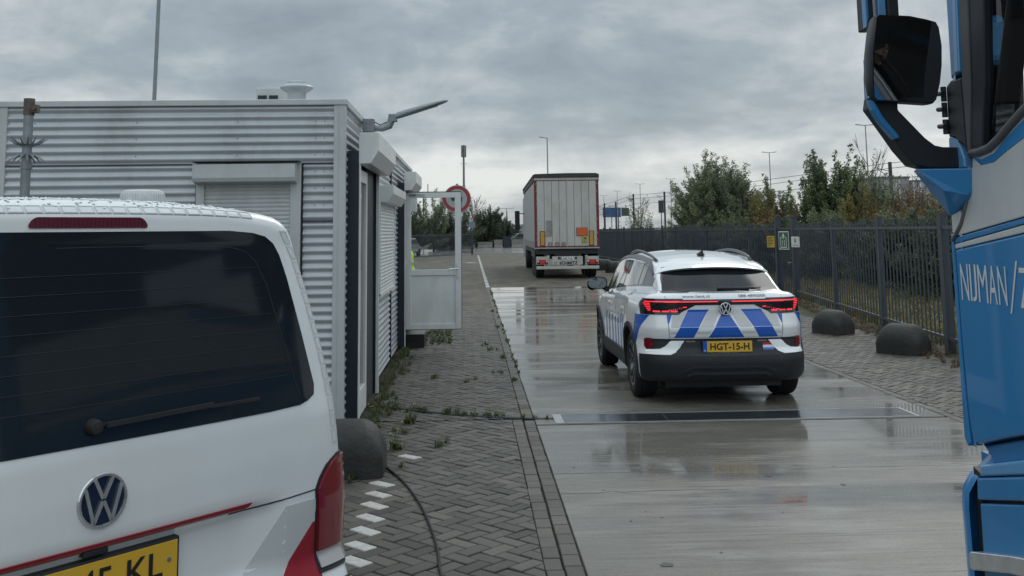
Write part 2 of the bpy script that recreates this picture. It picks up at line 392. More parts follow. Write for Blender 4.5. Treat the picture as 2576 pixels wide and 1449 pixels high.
# ---------------------------------------------------------------- ground
g = MB(); g.grid(lambda u, v: (u, v, -.05), np.linspace(-900, 900, 19), np.linspace(-300, 2200, 26))
struct(g.build('ground', mat('ground_soil_grass', (.060, .066, .034), .95, var=.45, vs_=.6, bump=.6, bs=9., dirt=((.10, .08, .045), .6, 1.4))))
wc = wet_concrete()
g = MB(); js = [-12, 2.0, 8.0, 9.95, 10.0, 15.0, 21.2, 27.6, 34.3]
for a, b in zip(js[:-1], js[1:]):
    if (a, b) == (9.95, 10.0): continue
    g.box(.612, 4.60, a+.006, b-.006, -.12, 0.)
struct(g.build('concrete_lane', wc, bevel=.004, seg=1))
g = MB(); g.box(.605, 4.61, -12, 34.3, -.14, -.014); struct(g.build('lane_joint_bed', soil))
farpave = brick_mat('parking_brick', (.085, .078, .062), (.12, .108, .084))
# far brick parking surface, clinkers drawn in relief
M = farpave; t = M.node_tree; b = t.nodes['Principled BSDF']
co = t.nodes.new('ShaderNodeTexCoord').outputs['Object']
f1 = ramp(t, noise(t, mapping(t, co, sc=(1, .30, 1)), 1.1, 8, .72), [(.38, 0), (.64, 1)])
c1 = mix(t, f1, (.045, .043, .038), (.135, .112, .072))
c1 = mix(t, ramp(t, noise(t, mapping(t, co, loc=(4, 2, 1), sc=(1, .5, 1)), 7., 6, .75), [(.45, 0), (.62, .6)]), c1, (.045, .042, .036))
t.links.new(c1, b.inputs['Base Color']); b.inputs['Roughness'].default_value = .7
for l in list(b.inputs['Roughness'].links): t.links.remove(l)
g = MB(); g.grid(lambda u, v: (u, v, -.006), np.linspace(-14, 8.3, 12), np.linspace(34.3, 91.3, 30)); struct(g.build('parking_pavement', farpave))
g = MB(); g.grid(lambda u, v: (u, v, -.010), np.linspace(-14, .60, 4), np.linspace(24.5, 34.32, 6)); struct(g.build('rear_path', farpave))
g = MB(); g.box(-90, 60, 91.3, 126, -.20, -.002)
struct(g.build('wet_road', mat('wet_asphalt', (.34, .34, .33), .14, var=.25, vs_=.3, dirt=((.10, .10, .095), .6, .25))))
# herringbone clinkers
bm_l = brick_mat('clinker', (.050, .047, .040), (.122, .113, .095), moss=.55)
bm_w = mat('white_clinker', (.45, .44, .41), .5, var=.2, vs_=30., bump=.4, bs=180., dirt=((.22, .21, .18), .5, 12.))
def bricks(name, x0, x1, y0, y1, ang, ox, oy, whites=None, gap=.010, parent=None):
    w = .105; mb = MB(); ca, sa = math.cos(ang), math.sin(ang)
    K = int((max(x1-x0, y1-y0))*1.45/w)+6; cxm, cym = (x0+x1)/2, (y0+y1)/2
    def put(a0, b0, a1, b1):
        mx, my = (a0+a1)/2, (b0+b1)/2; X = ox+(mx*ca-my*sa); Y = oy+(mx*sa+my*ca)
        if X < x0-.14 or X > x1+.14 or Y < y0-.14 or Y > y1+.14: return
        dz = rng.normal(0, .0016); tx, ty = rng.normal(0, .012, 2); c = .005; h = gap/2; jr = rng.normal(0, .0012, 2)
        def P(a, b, z):
            X_ = ox+(a*ca-b*sa)+jr[0]; Y_ = oy+(a*sa+b*ca)+jr[1]; return (X_, Y_, z+dz+tx*(X_-X)+ty*(Y_-Y))
        co_ = [(a0+h, b0+h), (a1-h, b0+h), (a1-h, b1-h), (a0+h, b1-h)]; ci = [(a0+h+c, b0+h+c), (a1-h-c, b0+h+c), (a1-h-c, b1-h-c), (a0+h+c, b1-h-c)]
        vs = [P(a, b, -.001) for a, b in ci]+[P(a, b, -.006) for a, b in co_]+[P(a, b, -.03) for a, b in co_]
        wh = whites is not None and whites(X, Y, a1-a0 > b1-b0)
        fs = [(0, 1, 2, 3)]+[(i, 4+i, 4+(i+1) % 4, (i+1) % 4) for i in range(4)]+[(4+i, 8+i, 8+(i+1) % 4, 4+(i+1) % 4) for i in range(4)]
        mb.add(vs, fs, 1 if wh else 0); mb.tone += [float(np.clip(rng.normal(.45, .28), 0, 1))]*9
    # lattice indices around the region centre
    rx, ry = cxm-ox, cym-oy; ia = int((rx*ca+ry*sa)/w); ib = int((-rx*sa+ry*ca)/w)
    for i in range(ia-K, ia+K):
        for j in range(ib-K, ib+K):
            if (i-j) % 4 == 0: put(i*w, j*w, (i+2)*w, (j+1)*w)
            elif (i-j) % 4 == 3: put(i*w, j*w, (i+1)*w, (j+2)*w)
    o = mb.build(name, [bm_l, bm_w])
    bm = bmesh.new(); bm.from_mesh(o.data)
    for co_, no in (((x0, 0, 0), (-1, 0, 0)), ((x1, 0, 0), (1, 0, 0)), ((0, y0, 0), (0, -1, 0)), ((0, y1, 0), (0, 1, 0))):
        bmesh.ops.bisect_plane(bm, geom=bm.verts[:]+bm.edges[:]+bm.faces[:], plane_co=co_, plane_no=no, clear_outer=True)
    bm.to_mesh(o.data); bm.free(); return o
wsel = lambda X, Y, H: (H and -.80 < X < -.652 and 4.2 < Y < 8.0) or (H and -.58 < X < -.45 and 8.5 < Y < 8.78)
struct(bricks('brick_footpath', -3.0, .388, 3.0, 10.30, R(-45), -.78, 4.0, wsel))
o_ = struct(bricks('brick_footpath', -1.0, .486, 10.34, 26., R(-45), -.70, 4.0))
struct(bricks('right_pavement', 4.72, 7.0, 7.0, 34.4, R(-45), 4.7, 7.0))
g = MB(); g.box(-6, .612, -12, 34.3, -.10, -.022); struct(g.build('sand_bed', soil))
g = MB(); g.box(4.60, 7.2, -12, 91, -.10, -.022); struct(g.build('pavement_bed', soil))
g = MB(); g.grid(lambda u, v: (u, v, -.012), [4.72, 6., 7.0], np.linspace(34.2, 91, 20)); struct(g.build('far_pavement', farpave))
def kerbrow(name, x0, x1, y0, y1, ln):
    mb = MB(); y = y0
    while y < y1:
        dz = rng.normal(0, .0012); h = .0035; c = .005; a, b = y+h, min(y+ln, y1)-h; p, q = x0+h, x1-h; jx = rng.normal(0, .0015)
        vs = [(X+jx, Y, -.001+dz) for X, Y in ((p+c, a+c), (q-c, a+c), (q-c, b-c), (p+c, b-c))]+[(X+jx, Y, z+dz) for z in (-.006, -.04) for X, Y in ((p, a), (q, a), (q, b), (p, b))]
        mb.add(vs, [(0, 1, 2, 3)]+[(i, 4+i, 4+(i+1) % 4, (i+1) % 4) for i in range(4)]+[(4+i, 8+i, 8+(i+1) % 4, 4+(i+1) % 4) for i in range(4)])
        mb.tone += [float(np.clip(rng.normal(.6, .25), 0, 1))]*9; y += ln
    return struct(mb.build(name, [bm_l]))
kerbrow('kerb_row', .389, .494, 2.0, 10.28, .2)
kerbrow('kerb_row', .499, .606, 2.06, 10.24, .2)
kerbrow('kerb_row', .490, .606, 10.33, 34.3, .2)
kerbrow('kerb_row', 4.61, 4.715, 6.0, 34.3, .2)
kerbrow('kerb_row', -1.10, -1.0, 11.7, 26., .2)
kerbrow('kerb_row', .50, .60, 34.4, 82.5, .4)
# white dashes in the far kerb line, manhole cover
mb = MB(); y = 34.6
while y < 82: mb.box(.49, .61, y, y+.62, .001, .005); y += 1.15
struct(mb.build('road_marking', mat('road_white', (.55, .55, .52), .6, var=.25, vs_=8.)))
mh = MB(); mh.lathe([(0, .018), (.30, .018), (.33, .012), (.33, -.05)], Matrix.Translation((.0, 62.5, 0)), 20)
tag(mh.build('manhole_cover', mat('pale_iron', (.40, .41, .41), .35, metal=.3)), 'pale round manhole cover in the far brick paving', 'manhole cover')
# drain channel across the footpath and lane
dr = thing('drain_channel', 'narrow slotted black drain channel crossing the brick footpath', 'drain', (0, 0, 0))
pa, pb = Vector((-1.10, 11.35, 0)), Vector((-.1, 10.62, 0)); pts = [pa, Vector((-.72, 11.0, 0)), Vector((-.25, 10.66, 0)), Vector((.2, 10.44, 0)), Vector((.60, 10.315, 0)), Vector((.80, 10.29, 0))]
mb = MB(); sl_ = MB()
for a, b in zip(pts[:-1], pts[1:]): mb.bar(a+Vector((0, 0, -.006)), b+Vector((0, 0, -.006)), .085, .02)
d = 0
for a, b in zip(pts[:-1], pts[1:]):
    ln = (b-a).length; k = int(ln/.03)
    for i in range(k):
        p = a.lerp(b, (i+.5)/k); dd = (b-a).normalized(); pr = Vector((-dd.y, dd.x, 0)); sl_.bar(p-pr*.036+Vector((0, 0, .007)), p+pr*.036+Vector((0, 0, .007)), .012, .007)
mb.build('channel', mat('drain_black', (.012, .012, .013), .6), dr); sl_.build('grating', mat('grate_iron', (.10, .105, .11), .5, metal=.6), dr)
# steel plate of the weighing strip
pl = thing('weighbridge_strip', 'long dark steel plate in a pale frame set across the wet lane', 'metal plate', (0, 0, 0))
x0, x1, y0, y1 = .80, 4.36, 10.02, 10.50; mb = MB()
for a in ((x0, x1, y0, y0+.016), (x0, x1, y1-.014, y1)): mb.box(*a, -.03, .006)
for a in ((x0, x0+.085), (x1-.03, x1)): mb.box(*a, y0+.017, y1-.015, -.03, .006)
mb.build('frame', mat('frame_pale', (.36, .37, .37), .3, metal=.3, var=.1), pl)
mb = MB(); mb.box(x0+.09, 1.9, y0+.02, y1-.02, -.03, .003); mb.box(1.906, 3.2, y0+.02, y1-.02, -.03, .003); mb.box(3.206, x1-.035, y0+.02, y1-.02, -.03, .003)
mb.build('plate', mat('wet_steel', (.13, .145, .165), .16, metal=.75, var=.25, vs_=3.), pl)

# a few fine cracks, oil spots and grit on the lane
spot = mat('oil_spot', (.045, .042, .036), .3, var=.3, vs_=12.)
mb = MB(); r0 = np.random.default_rng(3)
for k in range(46):
    x, y = r0.uniform(.75, 4.4), r0.uniform(4.6, 9.8); s_ = r0.uniform(.004, .012) if k > 5 else r0.uniform(.02, .045)
    mb.add([(x+math.cos(a)*s_*r0.uniform(.6, 1.3), y+math.sin(a)*s_*r0.uniform(.6, 1.3), .0025) for a in np.linspace(0, 6.28, 9)[:-1]], [list(range(8))])
struct(mb.build('road_stains', spot), 'stuff')
mb = MB()
for (x, y, dx, dy, n_) in ((.62, 7.4, .09, .012, 14), (3.3, 6.1, .05, .06, 12)):
    p = Vector((x, y, .002))
    for k in range(n_):
        q = p+Vector((dx*r0.uniform(.6, 1.4)+r0.normal(0, .01), dy+r0.normal(0, .025), 0)); mb.bar(p, q, .0035, .001); p = q
struct(mb.build('road_cracks', spot), 'stuff')

# ---------------------------------------------------------------- site cabin
XW, YF, HT, XL = -1.13, 9.2, 3.04, -4.26
cb = thing('site_cabin', 'grey corrugated metal portable cabin with roller shutters and dark door recesses', 'cabin', (XW, YF, 0))
def cl_(x, y, z): return (x-XW, y-YF, z)
PT = .0757
def corr(t): return .011*math.sin(2*math.pi*t/PT)
def cwall_front(xa, xb, za, zb, mb):
    zs = np.arange(za, zb+1e-6, PT/8)
    mb.grid(lambda u, v: cl_(u, YF+.02-corr(v), v), np.linspace(xa, xb, 3), zs)
def cwall_side(ya, yb, za, zb, mb):
    zs = np.arange(za, zb+1e-6, PT/8)
    mb.grid(lambda u, v: cl_(XW-.02+corr(v), u, v), np.linspace(ya, yb, 3), zs)
mb = MB(); cwall_front(XL+.11, XW-.1, .12, 1.95, mb); cwall_front(XL+.11, XW-.1, 1.955, 2.468, mb); cwall_front(XL+.11, XW-.1, 2.473, 3.0, mb)
mb.build('wall', silver, cb, smooth=True)
mb = MB()
for (a, b) in ((YF+.07, 14.56), (14.62, 19.6)): cwall_side(a, b, .10, 3.0, mb)
mb.build('wall', silver, cb, smooth=True)
mb = MB(); mb.box(XL+.05-XW, -.06, .06, 10.4, .08, 3.0); mb.build('core', navy, cb)
mb = MB()   # seams and screws
mb.box(XL+.11-XW, -.1, .002, .03, 2.4675, 2.4735); mb.box(-.40, -.1, .002, .03, 1.948, 1.954)
for z in np.arange(2.09, 3.0, PT*2):
    for x in (-3.9, -3.0, -2.1, -1.4, -1.32): 
        if z > 2.5 or x > -1.5: mb.add([cl_(x+.006*math.cos(a), YF+.004, z+.006*math.sin(a)) for a in np.linspace(0, 6.28, 7)[:-1]], [list(range(6))])
mb.build('seam', mat('seam_dark', (.08, .085, .09), .6), cb)
mb = MB(); mb.box(-.105, 0., 0., .075, .06, 3.02); mb.box(-.062, -.060, -.003, .0, .06, 3.0); mb.build('corner_post', trimw, cb, bevel=.006)
mb = MB(); mb.box(XL-XW, XL-XW+.115, 0., .075, .06, 3.02); mb.build('corner_post', trimw, cb, bevel=.006)
mb = MB(); mb.box(-.05, 0., 5.36, 5.42, .1, 3.0); mb.build('joint_cover', mat('joint_black', (.02, .022, .026), .7), cb)
mb = MB(); mb.box(XL-XW-.005, .012, -.012, .10, 2.995, 3.05); mb.box(-.10, .012, .10, 10.4, 2.985, 3.05); mb.box(XL-XW, -.10, .1, 10.4, 3.0, 3.03)
mb.build('roof', trimw, cb, bevel=.008)
# front window with roller shutter
wf = MB(); fy = -.035
xl, xr = -2.448-XW, -1.520-XW
wf.box(xl, xl+.075, fy, .03, 1.0, 2.47); wf.box(xr-.095, xr, fy, .03, 1.0, 2.47); wf.box(xl, xr, fy, .03, .95, 1.02)
w_ = wf.build('window', trimw, cb, bevel=.004)
wf = MB(); zs = np.arange(1.0, 2.34, .037/4)
wf.grid(lambda u, v: (u, -.012-.006*abs(math.sin(math.pi*v/.037)), v), np.linspace(xl+.07, xr-.09, 3), zs); wf.build('shutter_slats', trimw, w_)
wf = MB(); wf.prism([(-.16, 2.30), (-.175, 2.335), (-.175, 2.455), (-.03, 2.472), (.02, 2.472), (.02, 2.285), (-.06, 2.285)], lambda u, v, w: (xl+.0+w, u, v), xr-xl-.03); wf.build('shutter_box', trimw, w_, bevel=.004)
wf = MB(); wf.box(xr+.001, xr+.014, -.004, .028, 1.0, 2.47); wf.box(xl-.012, xl-.001, -.004, .028, 1.0, 2.3); wf.box(xl, xr, -.184, -.03, 2.473, 2.480); wf.build('sealing_strip', mat('seal_black', (.012, .012, .014), .7), w_)
# door recesses on the lane side
def portal(ya, yb, zb, ztop, name, open_=False):
    a, b = ya-YF, yb-YF; xo = .10
    mb = MB(); mb.box(-.02, xo-.006, a, a+.03, zb, ztop+.10); mb.box(-.02, xo-.006, b-.03, b, zb, ztop+.10); mb.box(-.02, xo-.010, a+.031, b-.031, ztop, ztop+.098)
    if not open_: mb.box(.0, .045, a+(b-a)*.52, b-.03, zb, ztop)
    fr = mb.build('door_surround', navy, cb)
    mb = MB(); mb.box(xo-.008, xo+.006, a-.004, a+.055, zb, ztop+.1); mb.build('edge_trim', framew, fr, bevel=.003); mb = MB(); mb.box(xo-.03, xo+.004, b-.04, b+.004, zb, ztop+.1); mb.build('edge_trim', framew, fr, bevel=.003)
    # shutter housing
    mb = MB(); mb.prism([(xo-.01, ztop+.27), (.275, ztop+.27), (.275, ztop+.10), (.20, ztop-.02), (xo-.01, ztop-.02)], lambda u, v, w: (u, a-.01+w, v), b-a+.14)
    mb.build('shutter_housing', framew, cb, bevel=.005)
    return fr
portal(9.5, 11.5, .10, 2.50, 'a')
mb = MB(); a, b = 9.58-YF, 10.50-YF
for p in ((a, a+.10, .12, 2.45), (b-.10, b, .12, 2.45), (a+.1, b-.1, .12, .36), (a+.1, b-.1, 2.33, 2.45)): mb.box(.01, .07, p[0], p[1], p[2], p[3])
dcl = mb.build('door', framew, cb, bevel=.004)
mb = MB(); mb.box(.035, .045, a+.1, b-.1, .36, 2.33); mb.build('pane', gloss, dcl)
portal(16.0, 17.7, .10, 2.52, 'b', True)
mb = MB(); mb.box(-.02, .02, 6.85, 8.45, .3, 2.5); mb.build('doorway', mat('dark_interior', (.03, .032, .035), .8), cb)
mb = MB(); mb.box(.098, .125, 6.80, 6.87, 1.33, 1.42); mb.build('lock_plate', chrome, cb, bevel=.004)
# side window with roller shutter
mb = MB(); a, b = 12.1-YF, 14.42-YF
mb.box(-.02, .065, a, a+.05, 1.10, 2.4); mb.box(-.02, .065, b-.05, b, 1.10, 2.4); mb.box(-.02, .065, a, b, 1.08, 1.13)
w2 = mb.build('window', framew, cb, bevel=.004)
mb = MB(); zs = np.arange(1.12, 2.26, .042/4)
mb.grid(lambda u, v: (.045+.008*abs(math.sin(math.pi*v/.042)), u, v), np.linspace(a+.05, b-.05, 3), zs); mb.build('shutter_slats', framew, w2)
mb = MB(); mb.prism([(.0, 2.40), (.215, 2.40), (.215, 2.30), (.15, 2.20), (.0, 2.20)], lambda u, v, w: (u, a-.01+w, v), b-a+.02); mb.build('shutter_box', framew, w2, bevel=.005)
# outside lamp box seen above the open door
mb = MB(); mb.box(-.02, .16, 9.3, 9.55, 2.20, 2.52); mb.build('wall_heater', framew, cb, bevel=.02)
# open door leaf
DX, DY = -1.03, 16.18
od = thing('open_door', 'white half glazed door standing open square to the cabin wall', 'door', (DX, DY, .34))
w0, h0 = .875, 2.13; mb = MB()
for p in ((0, .085, 0, h0), (w0-.10, w0, 0, h0), (.085, w0-.1, 0, .085), (.085, w0-.1, h0-.085, h0), (.085, w0-.1, .83, .92)): mb.box(p[0], p[1], 0, .055, p[2], p[3])
mb.build('frame', framew, od, bevel=.005)
mb = MB(); mb.box(.085, w0-.1, .018, .038, .085, .83); mb.build('lower_panel', framew, od)
mb = MB(); mb.grid(lambda u, v: (u, .028, v), [.085, w0-.1], [.92, h0-.085]); mb.build('pane', mat('door_glass', (.86, .92, .92), .0, trans=1., ior=1.12, spec=.5), od)
mb = MB(); mb.box(-.012, 0, .0, .056, -.01, h0+.01); mb.box(-.012, w0, .058, .062, -.012, -.002); mb.box(w0, w0+.006, -.001, .06, 0, h0); mb.box(0, w0, .0, .062, h0, h0+.012); mb.build('gasket', black, od)
mb = MB(); mb.box(w0-.07, w0-.035, -.012, 0, .78, 1.02); mb.tube([(w0-.052, -.01, .93), (w0-.052, -.05, .93), (w0-.19, -.055, .93)], .010, 10); mb.build('handle', chrome, od, bevel=.003)
mb = MB(); mb.box(.06, .16, -.02, 0, h0-.06, h0-.02); mb.bar((.12, -.03, h0-.03), (.30, -.03, h0-.045), .02, .012); mb.build('door_closer', steel, od)
mb = MB(); mb.box(-1.10, -.765, 16.75, 17.55, -.02, .215); tag(mb.build('door_step', mat('black_step', (.022, .024, .027), .35, var=.3), bevel=.012), 'black block step on the bricks below the open white door', 'step')
# roof clutter
mb = MB(); ac = thing('air_conditioner', 'white air conditioner box on the cabin roof left of the round vent', 'air conditioner', (-2.17, 11.0, 3.03))
mb.box(-.15, .14, -.02, .5, .02, .385); mb.build('casing', trimw, ac, bevel=.012)
mb = MB(); mb.box(-.125, -.03, -.03, 0, .04, .22); mb.box(-.005, .09, -.03, 0, .04, .22); mb.box(-.125, -.03, -.028, 0, .26, .30); mb.box(-.005, .09, -.028, 0, .26, .30); mb.build('grille', navy, ac)
vt = thing('roof_vent', 'round metal mushroom vent with a wide cap on the cabin roof', 'vent', (-1.795, 10.5, 3.02))
mb = MB(); mb.lathe([(.094, 0), (.094, .25), (.10, .27), (.13, .29)], n=28); mb.build('pipe', silver, vt, smooth=40)
mb = MB(); mb.lathe([(.10, .275), (.13, .285), (.170, .315), (.172, .325), (.165, .335), (.12, .352), (.10, .362), (.10, .378), (.07, .388), (0, .39)], n=28); mb.build('cap', silver, vt, smooth=40)
for i, (x, y, w) in enumerate(((-1.42, 9.75, .14), (-1.27, 9.9, .12), (-4.0, 9.6, .18))):
    mb = MB(); mb.lathe([(w, 0), (w*.95, .028), (w*.6, .05), (0, .056)], Matrix.Translation((x, y, 3.03)), 20)
    tag(mb.build('roof_dome', trimw, smooth=True), ('low grey dome cap on the cabin roof right of the round vent', 'lowest grey dome cap at the front right corner of the cabin roof', 'low grey dome cap at the far left of the cabin roof')[i], 'roof cap')
# floodlight on the roof edge
lm = thing('cabin_floodlight', 'grey street lamp head angled up over the lane from the cabin roof edge', 'lamp', (-1.02, 10.6, 2.9))
mb = MB(); mb.box(-.10, .02, -.06, .06, -.02, .12); mb.tube([(-.02, 0, .03), (.10, 0, .02), (.17, 0, .05), (.20, 0, .12)], [.03, .034, .042, .04], 12); mb.box(.165, .255, -.04, .04, .09, .17); mb.build('bracket', steel, lm, smooth=40, bevel=.006)
mb = MB(); A = Vector((.21, 0, .13)); B = Vector((.79, 0, .31)); d = (B-A).normalized(); nrm_ = Vector((-d.z, 0, d.x))
def lampfn(u, v):
    wd = np.interp(u, [0, .02, .12, .3, .75, .93, 1], [.01, .05, .065, .085, .09, .07, .02]); hh = np.interp(u, [0, .02, .1, .35, .8, .97, 1], [.004, .03, .046, .044, .030, .018, .003]); p = A.lerp(B, u)
    return p+Vector((0, math.cos(v)*wd, 0))+nrm_*(math.sin(v)*hh*(1. if math.sin(v) > 0 else .55))
mb.grid(lampfn, np.linspace(0, 1, 18), np.linspace(0, 2*math.pi, 17)); mb.build('lamp_head', polem, lm, smooth=True)
mb = MB(); mb.add([A.lerp(B, u)+Vector((0, s_*.05, 0))-nrm_*.0215 for u, s_ in ((.38, -.9), (.80, -.8), (.80, .8), (.38, .9))], [(0, 1, 2, 3)]); mb.build('lens', mat('lamp_lens', (.45, .47, .47), .2), lm)
mb = MB(); mb.tube([(-.1, .0, .08), (-.0, .03, .10), (.08, .02, .06), (.15, 0, .09)], .006, 8); mb.build('wire', black, lm)

# galvanised pole with spike collars
gp = thing('spiked_pole', 'galvanised steel pole with two rings of anti climb spikes by the cabin', 'pole', (-3.44, 8.0, 0))
mb = MB(); mb.tube([(0, 0, 0), (-.005, 0, 1.5), (0, 0, 2.91)], .036, 18); mb.tube([(0, 0, 2.36), (0, 0, 2.40)], .044, 18); mb.build('pole', steel, gp, smooth=40)
mb = MB(); mb.tube([(0, 0, 2.78), (0, 0, 2.91)], .041, 18); mb.box(.03, .072, -.03, .03, 2.80, 2.86); mb.tube([(.05, -.05, 2.83), (.05, .05, 2.83)], .016, 8); mb.build('collar', mat('rusty_steel', (.085, .07, .06), .7, var=.4, vs_=20), gp, smooth=40)
for zc, sg in ((2.545, 1), (2.47, -1)):
    mb = MB(); mb.tube([(0, 0, zc-.015), (0, 0, zc+.015)], .045, 14)
    for k in range(14):
        a = 2*math.pi*k/14+.2; e = .13+.02*(k % 2); mid = Vector((math.cos(a)*.085, math.sin(a)*.085, zc+sg*.012)); end = Vector((math.cos(a)*e, math.sin(a)*e, zc+sg*.055))
        mb.tube([(math.cos(a)*.04, math.sin(a)*.04, zc), mid, end], [.010, .008, .003], 6)
    mb.build('spike_ring', steel, gp)
# ================================================================ patrol car (x right, y forward from the rear bumper)
carw = mat('car_white', (.74, .76, .775), .16, var=.02, vs_=2., coat=1.)
blue = mat('livery_blue', (.005, .090, .44), .22, var=.05, coat=.5)
litred = mat('lit_red', (.5, .01, .02), .3, emit=(1., .03, .055), es=1.15)
dkred = mat('dark_red_lens', (.16, .006, .012), .12, coat=.5)
tint = mat('tinted_glass', (.008, .010, .013), .06, spec=.35, ior=1.35)
sideglass = mat('side_glass', (.05, .06, .06), .03, coat=1., metal=.55)
ip = np.interp
def car_f(P):
    x, y, z = np.abs(P[:, 0]), P[:, 1], P[:, 2]
    rz = ip(z, [.22, .30, .45, .52, .58, .68, .72, .80, .86, .98, 1.07, 1.12, 1.17, 1.3], [.16, .06, .02, .03, .09, .10, .075, .06, .085, .12, .105, .125, .165, .42])
    rear = (rz+.035*(x/.9)**2+.36*np.clip(x/.93, 0, 1.2)**7)-y
    fz = ip(z, [.2, .35, .6, .8, .95], [.12, .02, 0, .10, .5])
    front = y-(4.58-fz-.10*(x/.9)**2-.75*np.clip(x/.93, 0, 1.2)**6)
    wz = ip(z, [.22, .32, .55, .72, .84, .95, 1.05, 1.15], [.86, .905, .915, .925, .915, .905, .885, .80])
    wy = ip(y, [0, .5, 1.0, 1.6, 2.3, 3.0, 3.6, 4.1, 4.58], [-.02, -.012, 0, -.025, -.03, -.02, 0, -.01, -.05])
    side = x-(wz+wy)
    D = ip(y, [0, .1, .3, .6, 1.2, 2.0, 2.8, 3.2, 3.9, 4.3, 4.6], [1.15, 1.165, 1.18, 1.175, 1.15, 1.12, 1.07, 1.05, .97, .88, .70])
    top = (z-(D-.05*(x/.9)**3))
    low = smax(smax(smax(rear, front, .05), side, .05), smax(top, .24-z, .05), .05)
    # greenhouse
    T = ip(y, [.45, .62, .9, 1.3, 1.8, 2.2, 2.7, 3.0, 3.3], [1.40, 1.445, 1.50, 1.548, 1.578, 1.583, 1.56, 1.53, 1.46])
    gt = z-(T-.05*(x/.6)**2)
    gw = .805-.36*(z-1.08)-.105*np.clip((1.9-y)/1.5, 0, 1)**1.6-.04*np.clip((y-2.4)/1.2, 0, 1)**2
    gs = x-gw
    gr = (.165+np.maximum(z-1.165, 0)*1.92-np.maximum(1.165-z, 0)*.2+.10*(x/.6)**2)-y
    gf = (y+1.55*(z-1.02)*1.0)-(3.96-.22*(x/.7)**2)
    gh = smax(smax(gt, gs, .06), smax(gr, gf, .03), .03); gh = smax(gh, .8-z, .02)
    return smin(low, gh, .025)*.6
car = thing('patrol_car', 'white patrol car with blue diagonal stripes and lit red rear lights on the wet lane', 'car', (2.68, 10.72, 0))
cbody = Body(car_f, ((-1.0, 1.0), (-.05, 4.65), (.2, 1.68)), ((0, 1.0, .72), (0, 3.6, .68)))
body = cbody.shell(.034).build('body', [carw, black], car, smooth=True)
cut = bpy.data.objects.new('cut', None)
def cutwells(o, wells, rad, xin, xout):
    for sx in (-1, 1):
        for y, z in wells:
            mb = MB(); mb.tube([(sx*xin, y, z), (sx*xout, y, z)], rad, 40); c_ = mb.build('c', black); c_.parent = o.parent
            md = o.modifiers.new('b', 'BOOLEAN'); md.object = c_; md.operation = 'DIFFERENCE'; md.solver = 'EXACT'
            bpy.context.view_layer.update(); bake(o); bpy.data.objects.remove(c_)
    o.data.polygons.foreach_set('use_smooth', [True]*len(o.data.polygons)); o.data.set_sharp_from_angle(angle=R(50))
RW, FW_ = .84, 3.61; WR = .365
cutwells(body, ((RW, WR), (FW_, WR)), .405, .56, 1.2)
def wheel(parent, loc, side, r, wd, rimr, spokes, rimmat, tyremat=rubber, steer=0., name='wheel'):
    o = MB(); w = wd/2; hr = rimr
    prof = [(hr, -w*.9), (hr+.02, -w), (r-.05, -w), (r-.018, -w*.92), (r-.004, -w*.75)]
    for k in range(-2, 3): prof += [(r, w*(.26*k-.10)), (r, w*(.26*k+.07)), (r-.009, w*(.26*k+.09)), (r-.009, w*(.26*k+.13))]
    prof += [(r-.004, w*.75), (r-.018, w*.92), (r-.05, w), (hr+.02, w), (hr, w*.9)]
    Mx = Matrix.Rotation(R(90), 4, 'Y') @ Matrix.Identity(4)
    wh = bpy.data.objects.new(name, None); C.objects.link(wh); wh.parent = parent; wh.location = loc; wh.rotation_euler = (0, 0, steer); wh.empty_display_size = .1
    o.lathe(prof, Mx, 48); o.build('tyre', tyremat, wh, smooth=40)
    rm = MB(); s = side
    Ms = Mx if s > 0 else Matrix.Rotation(R(-90), 4, 'Y')
    rm.lathe([(hr, -w*.9), (hr-.01, -w*.5), (hr-.02, w*.6), (hr+.004, w*.93), (hr-.012, w*.96), (hr-.02, w*.9)], Ms, 40)
    for k in range(spokes):
        a0 = 2*math.pi*k/spokes
        for da in ((-.16, -.30), (.16, .30)):
            p = Ms @ Vector((.05*math.cos(a0+da[0]), .05*math.sin(a0+da[0]), w*.55)); q = Ms @ Vector(((hr-.012)*math.cos(a0+da[1]), (hr-.012)*math.sin(a0+da[1]), w*.85))
            rm.bar(p, q, .030, .022, upv=(1, 0, 0))
    rm.lathe([(0, w*.62), (.055, w*.62), (.065, w*.5), (.065, w*.2)], Ms, 20)
    rm.build('rim', rimmat, wh, smooth=40)
    dk = MB(); dk.lathe([(0, w*.1), (hr-.02, w*.1)], Ms, 24); dk.build('brake_disc', mat('disc_dark', (.03, .03, .032), .5, metal=.6), wh)
    return wh
alloy = mat('alloy', (.16, .165, .17), .3, metal=.8)
for sx in (-1, 1):
    wheel(car, (sx*.775, RW, WR), sx, WR, .245, .245, 5, alloy)
    wheel(car, (sx*.785, FW_, WR), sx, WR, .235, .245, 5, alloy)
mb = MB(); mb.box(-.62, .62, .30, 4.2, .17, .30); mb.box(-.5, .5, .35, .6, .2, .32); mb.build('underbody', black, car)
Y0 = lambda u, v: (u, -.6, v)
def rear_panel(name, rw, m_, off=.003, parent=car, thick=.008, smooth=True):
    mb = MB(); cbody.panel(mb, rw, Y0, (0, 1, 0), off, thick); return mb.build(name, m_, parent, smooth=60 if smooth else False)
